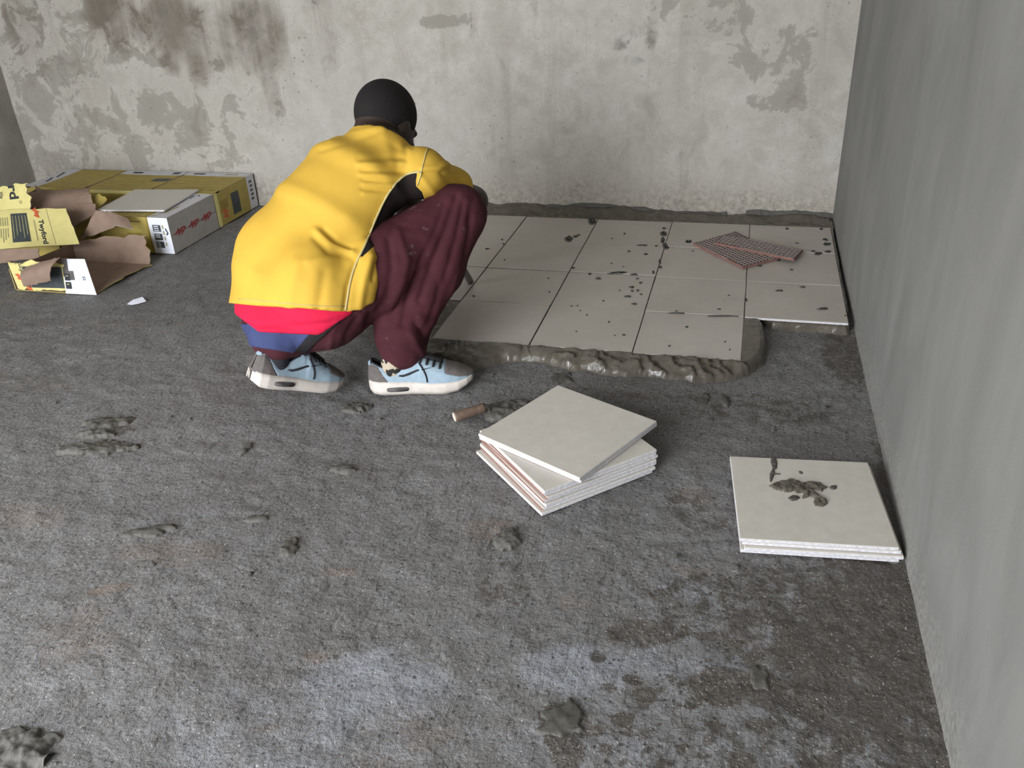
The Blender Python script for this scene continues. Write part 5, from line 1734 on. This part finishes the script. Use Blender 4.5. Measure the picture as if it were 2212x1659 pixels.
# ---- sneakers
def build_shoe(heel, fwd, roll, sock_to, label, sockm='patterned_sock'):
    L = .288
    X = nrm(fwd); Z0 = np.array((0, 0, 1.0)); Y = nrm(np.cross(Z0, X)); Z = np.cross(X, Y)
    c, s = math.cos(roll), math.sin(roll)
    Y, Z = Y * c + Z * s, Z * c - Y * s
    heel = np.array(heel, float)
    def T(p):
        p = np.asarray(p, float)
        return heel + p[..., 0:1] * X + p[..., 1:2] * Y + p[..., 2:3] * Z
    n = 90
    xs = L * (1 - np.cos(np.linspace(0, np.pi, n))) / 2
    u = xs / L
    def ip(tab): return np.interp(u, *zip(*tab))
    wb = ip([(0, .004), (.015, .016), (.05, .027), (.12, .034), (.25, .036), (.42, .035), (.60, .042), (.74, .046), (.86, .041), (.94, .029), (.985, .014), (1, .003)])
    zb = ip([(0, .012), (.06, .002), (.15, 0), (.70, 0), (.85, .006), (1, .024)])
    zm = ip([(0, .040), (.3, .037), (.6, .032), (.85, .034), (1, .040)])
    zt = ip([(0, .086), (.05, .096), (.12, .082), (.22, .070), (.32, .074), (.40, .094), (.46, .104), (.55, .092), (.70, .074), (.85, .062), (.95, .050), (1, .043)])
    root = empty('sneaker', (0, 0, 0))
    root.parent = person
    root.location = heel - PB
    root['label'] = label
    def ch(name, V, Fc, mats, mi=None, smooth=True):
        o = mesh_obj(name, np.asarray(V) - heel, Fc, mats, root, smooth=smooth, mi=mi)
        return o
    # sole
    ring = [(-1.0, 0.0), (-1.06, .35), (-1.02, .75), (-.96, 1.0), (0, 1.0), (.96, 1.0), (1.02, .75), (1.06, .35), (1.0, 0.0), (0, 0.0)]
    V = np.array([[(xs[i], a_ * (wb[i] + .004), zb[i] + b_ * (zm[i] - zb[i])) for a_, b_ in ring] for i in range(n)]).reshape(-1, 3)
    Fc = grid_faces(n, len(ring), wrap=True).tolist()
    Fc += [list(range(len(ring)))[::-1], list(range((n - 1) * len(ring), n * len(ring)))]
    mi = [1 if (k % len(ring)) in (8, 9) else 0 for k in range(len(Fc) - 2)] + [0, 0]
    ch('sole', T(V), Fc, ['sneaker_sole', 'sneaker_tread'], mi)
    # upper
    J = 61
    th = np.linspace(0, np.pi, J)
    cy = np.sign(np.cos(th)) * np.abs(np.cos(th)) ** .75; sz = np.sin(th) ** .85
    V = np.zeros((n, J, 3))
    for i in range(n):
        pin = 1 - .28 * sz * (u[i] < .5) * (1 - abs(u[i] - .2) * .8)
        V[i, :, 0] = xs[i] + .006 * sz * (1 if u[i] < .05 else 0)
        V[i, :, 1] = cy * wb[i] * pin
        V[i, :, 2] = zm[i] - .004 + (zt[i] - zm[i] + .004) * sz
    VV = T(V.reshape(-1, 3))
    Fg = grid_faces(n, J)
    fi = Fg[:, 0] // J; fj = Fg[:, 0] % J
    uc = u[fi]; ang = (fj + .5) / (J - 1)
    openm = (uc > .03) & (uc < .40) & (ang > .36) & (ang < .64)
    hgt = np.sin(ang * np.pi)
    toe = (uc > .74) & ((hgt > .62 - (uc - .74) * 1.2))
    heelc = (uc < .20 - .12 * hgt) & (hgt < .80)
    coll = (~openm) & (uc > .02) & (uc < .42) & (ang > .315) & (ang < .685)
    def part(name, m, mat, off=0.0, th_=.004):
        if not m.any(): return
        used, inv_ = np.unique(Fg[m], return_inverse=True)
        q = VV[used]
        o = ch(name, q, inv_.reshape(-1, 4)[:, ::-1], [mat, 'sneaker_lining'])
        nn = Vector()
        md = o.modifiers.new('thickness', 'SOLIDIFY'); md.thickness = th_; md.offset = off; md.material_offset = 1; md.material_offset_rim = 0
        return o
    part('upper', ~openm & ~toe & ~heelc & ~coll, 'sneaker_blue')
    part('toe_cap', toe & ~openm, 'sneaker_grey')
    part('heel_counter', heelc & ~openm & ~coll, 'sneaker_grey')
    part('collar', coll & ~toe, 'sneaker_lining', th_=.006)
    # ribs on the heel
    def surf(uu, a_, off=.0):
        i = int(np.clip(np.searchsorted(u, uu), 0, n - 1)); j = int(round(np.clip(a_, 0, 1) * (J - 1)))
        f_ = uu
        x = np.interp(uu, u, xs); w = np.interp(uu, u, wb); m_ = np.interp(uu, u, zm); t_ = np.interp(uu, u, zt)
        th_ = a_ * math.pi
        cs = math.copysign(abs(math.cos(th_)) ** .75, math.cos(th_)); sn = abs(math.sin(th_)) ** .85
        pin = 1 - .28 * sn * (uu < .5) * (1 - abs(uu - .2) * .8)
        return np.array((x, cs * (w * pin + off), m_ - .004 + (t_ - m_ + .004) * sn + off * sn))
    # laces over the tongue
    for k, uu in enumerate((.45, .51, .57, .63, .69)):
        P = [surf(uu + .012 * math.sin(3 * q), .30 + .40 * q, .004) for q in np.linspace(0, 1, 9)]
        V2, F2 = tube(T(np.array(P)), .0034, 6)
        ch('lace', V2, F2, ['lace_black'])
    P = [surf(.44 + .30 * q * 0 + .02 * q, .30 - .16 * q, .005) for q in np.linspace(0, 1, 6)]
    V2, F2 = tube(T(np.array(P)), .003, 6); ch('lace_end', V2, F2, ['lace_black'])
    ton = [surf(.42 + .30 * q, .5, .0015) for q in np.linspace(0, 1, 8)]
    V2, F2 = tube(T(np.array(ton)), [.009, .011, .012, .012, .012, .011, .010, .008], 10); 
    ch('tongue', V2, F2, ['lace_black'])
    for sd in (-1, 1):
        a_of = (lambda q: q) if sd > 0 else (lambda q: 1 - q)
        # curved tick emblem on the side
        tick = [(.30, .13), (.34, .10), (.40, .10), (.48, .14), (.56, .21), (.62, .28)]
        top = [(.31, .155), (.35, .135), (.41, .135), (.48, .165), (.56, .225), (.62, .282)]
        Q = [surf(uu, a_of(a_), .0034) for uu, a_ in tick] + [surf(uu, a_of(a_), .0034) for uu, a_ in top]
        m = len(tick)
        Fc = [[k, k + 1, m + k + 1, m + k] for k in range(m - 1)]
        Fc = Fc if sd < 0 else [f[::-1] for f in Fc]
        o = ch('tick_emblem', T(np.array(Q)), Fc, ['sneaker_lining'])
        md = o.modifiers.new('thickness', 'SOLIDIFY'); md.thickness = .0012; md.offset = 0
        # saddle strap from laces to sole
        P = [surf(.50 + .07 * math.sin(q * 1.6), a_of(.30 - .27 * q), .0034) for q in np.linspace(0, 1, 8)]
        V2, F2 = tube(T(np.array(P)), .0022, 6); ch('strap', V2, F2, ['sneaker_lining'])
        # cushion window in the sole
        Q = []
        for q in np.linspace(0, 2 * np.pi, 20, endpoint=False):
            xx = .082 + .030 * np.sign(math.cos(q)) * abs(math.cos(q)) ** .5; zz = .0175 + .0065 * np.sign(math.sin(q)) * abs(math.sin(q)) ** .5
            w = np.interp(xx / L, u, wb) + .004
            Q.append((xx, -sd * -1 * 1.07 * w * 1.0 + sd * .0004, zz))
        o = ch('cushion_window', T(np.array(Q)), [list(range(20)) if sd < 0 else list(range(20))[::-1]], ['print_dark'])
        md = o.modifiers.new('thickness', 'SOLIDIFY'); md.thickness = .002; md.offset = 0
    # sock
    a0 = T(np.array([(.068, 0, .060)]))[0]
    b0 = np.array(sock_to, float)
    V2, F2 = tube([a0 - Z * .02, a0, a0 * .6 + b0 * .4, b0], [.030, .032, .037, .040], 20)
    ch('sock', V2, F2, [sockm])
build_shoe((-.990, -1.500, .001), (.96, .275, 0), 0.0, ANK_R + np.array((0.0, 0.0, .03)), 'light blue sneaker planted flat')
build_shoe((-1.226, -1.716, .116), (.47, .775, -.42), .12, ANK_L + np.array((.01, .015, .02)), 'light blue sneaker with the heel lifted', 'sneaker_lining')
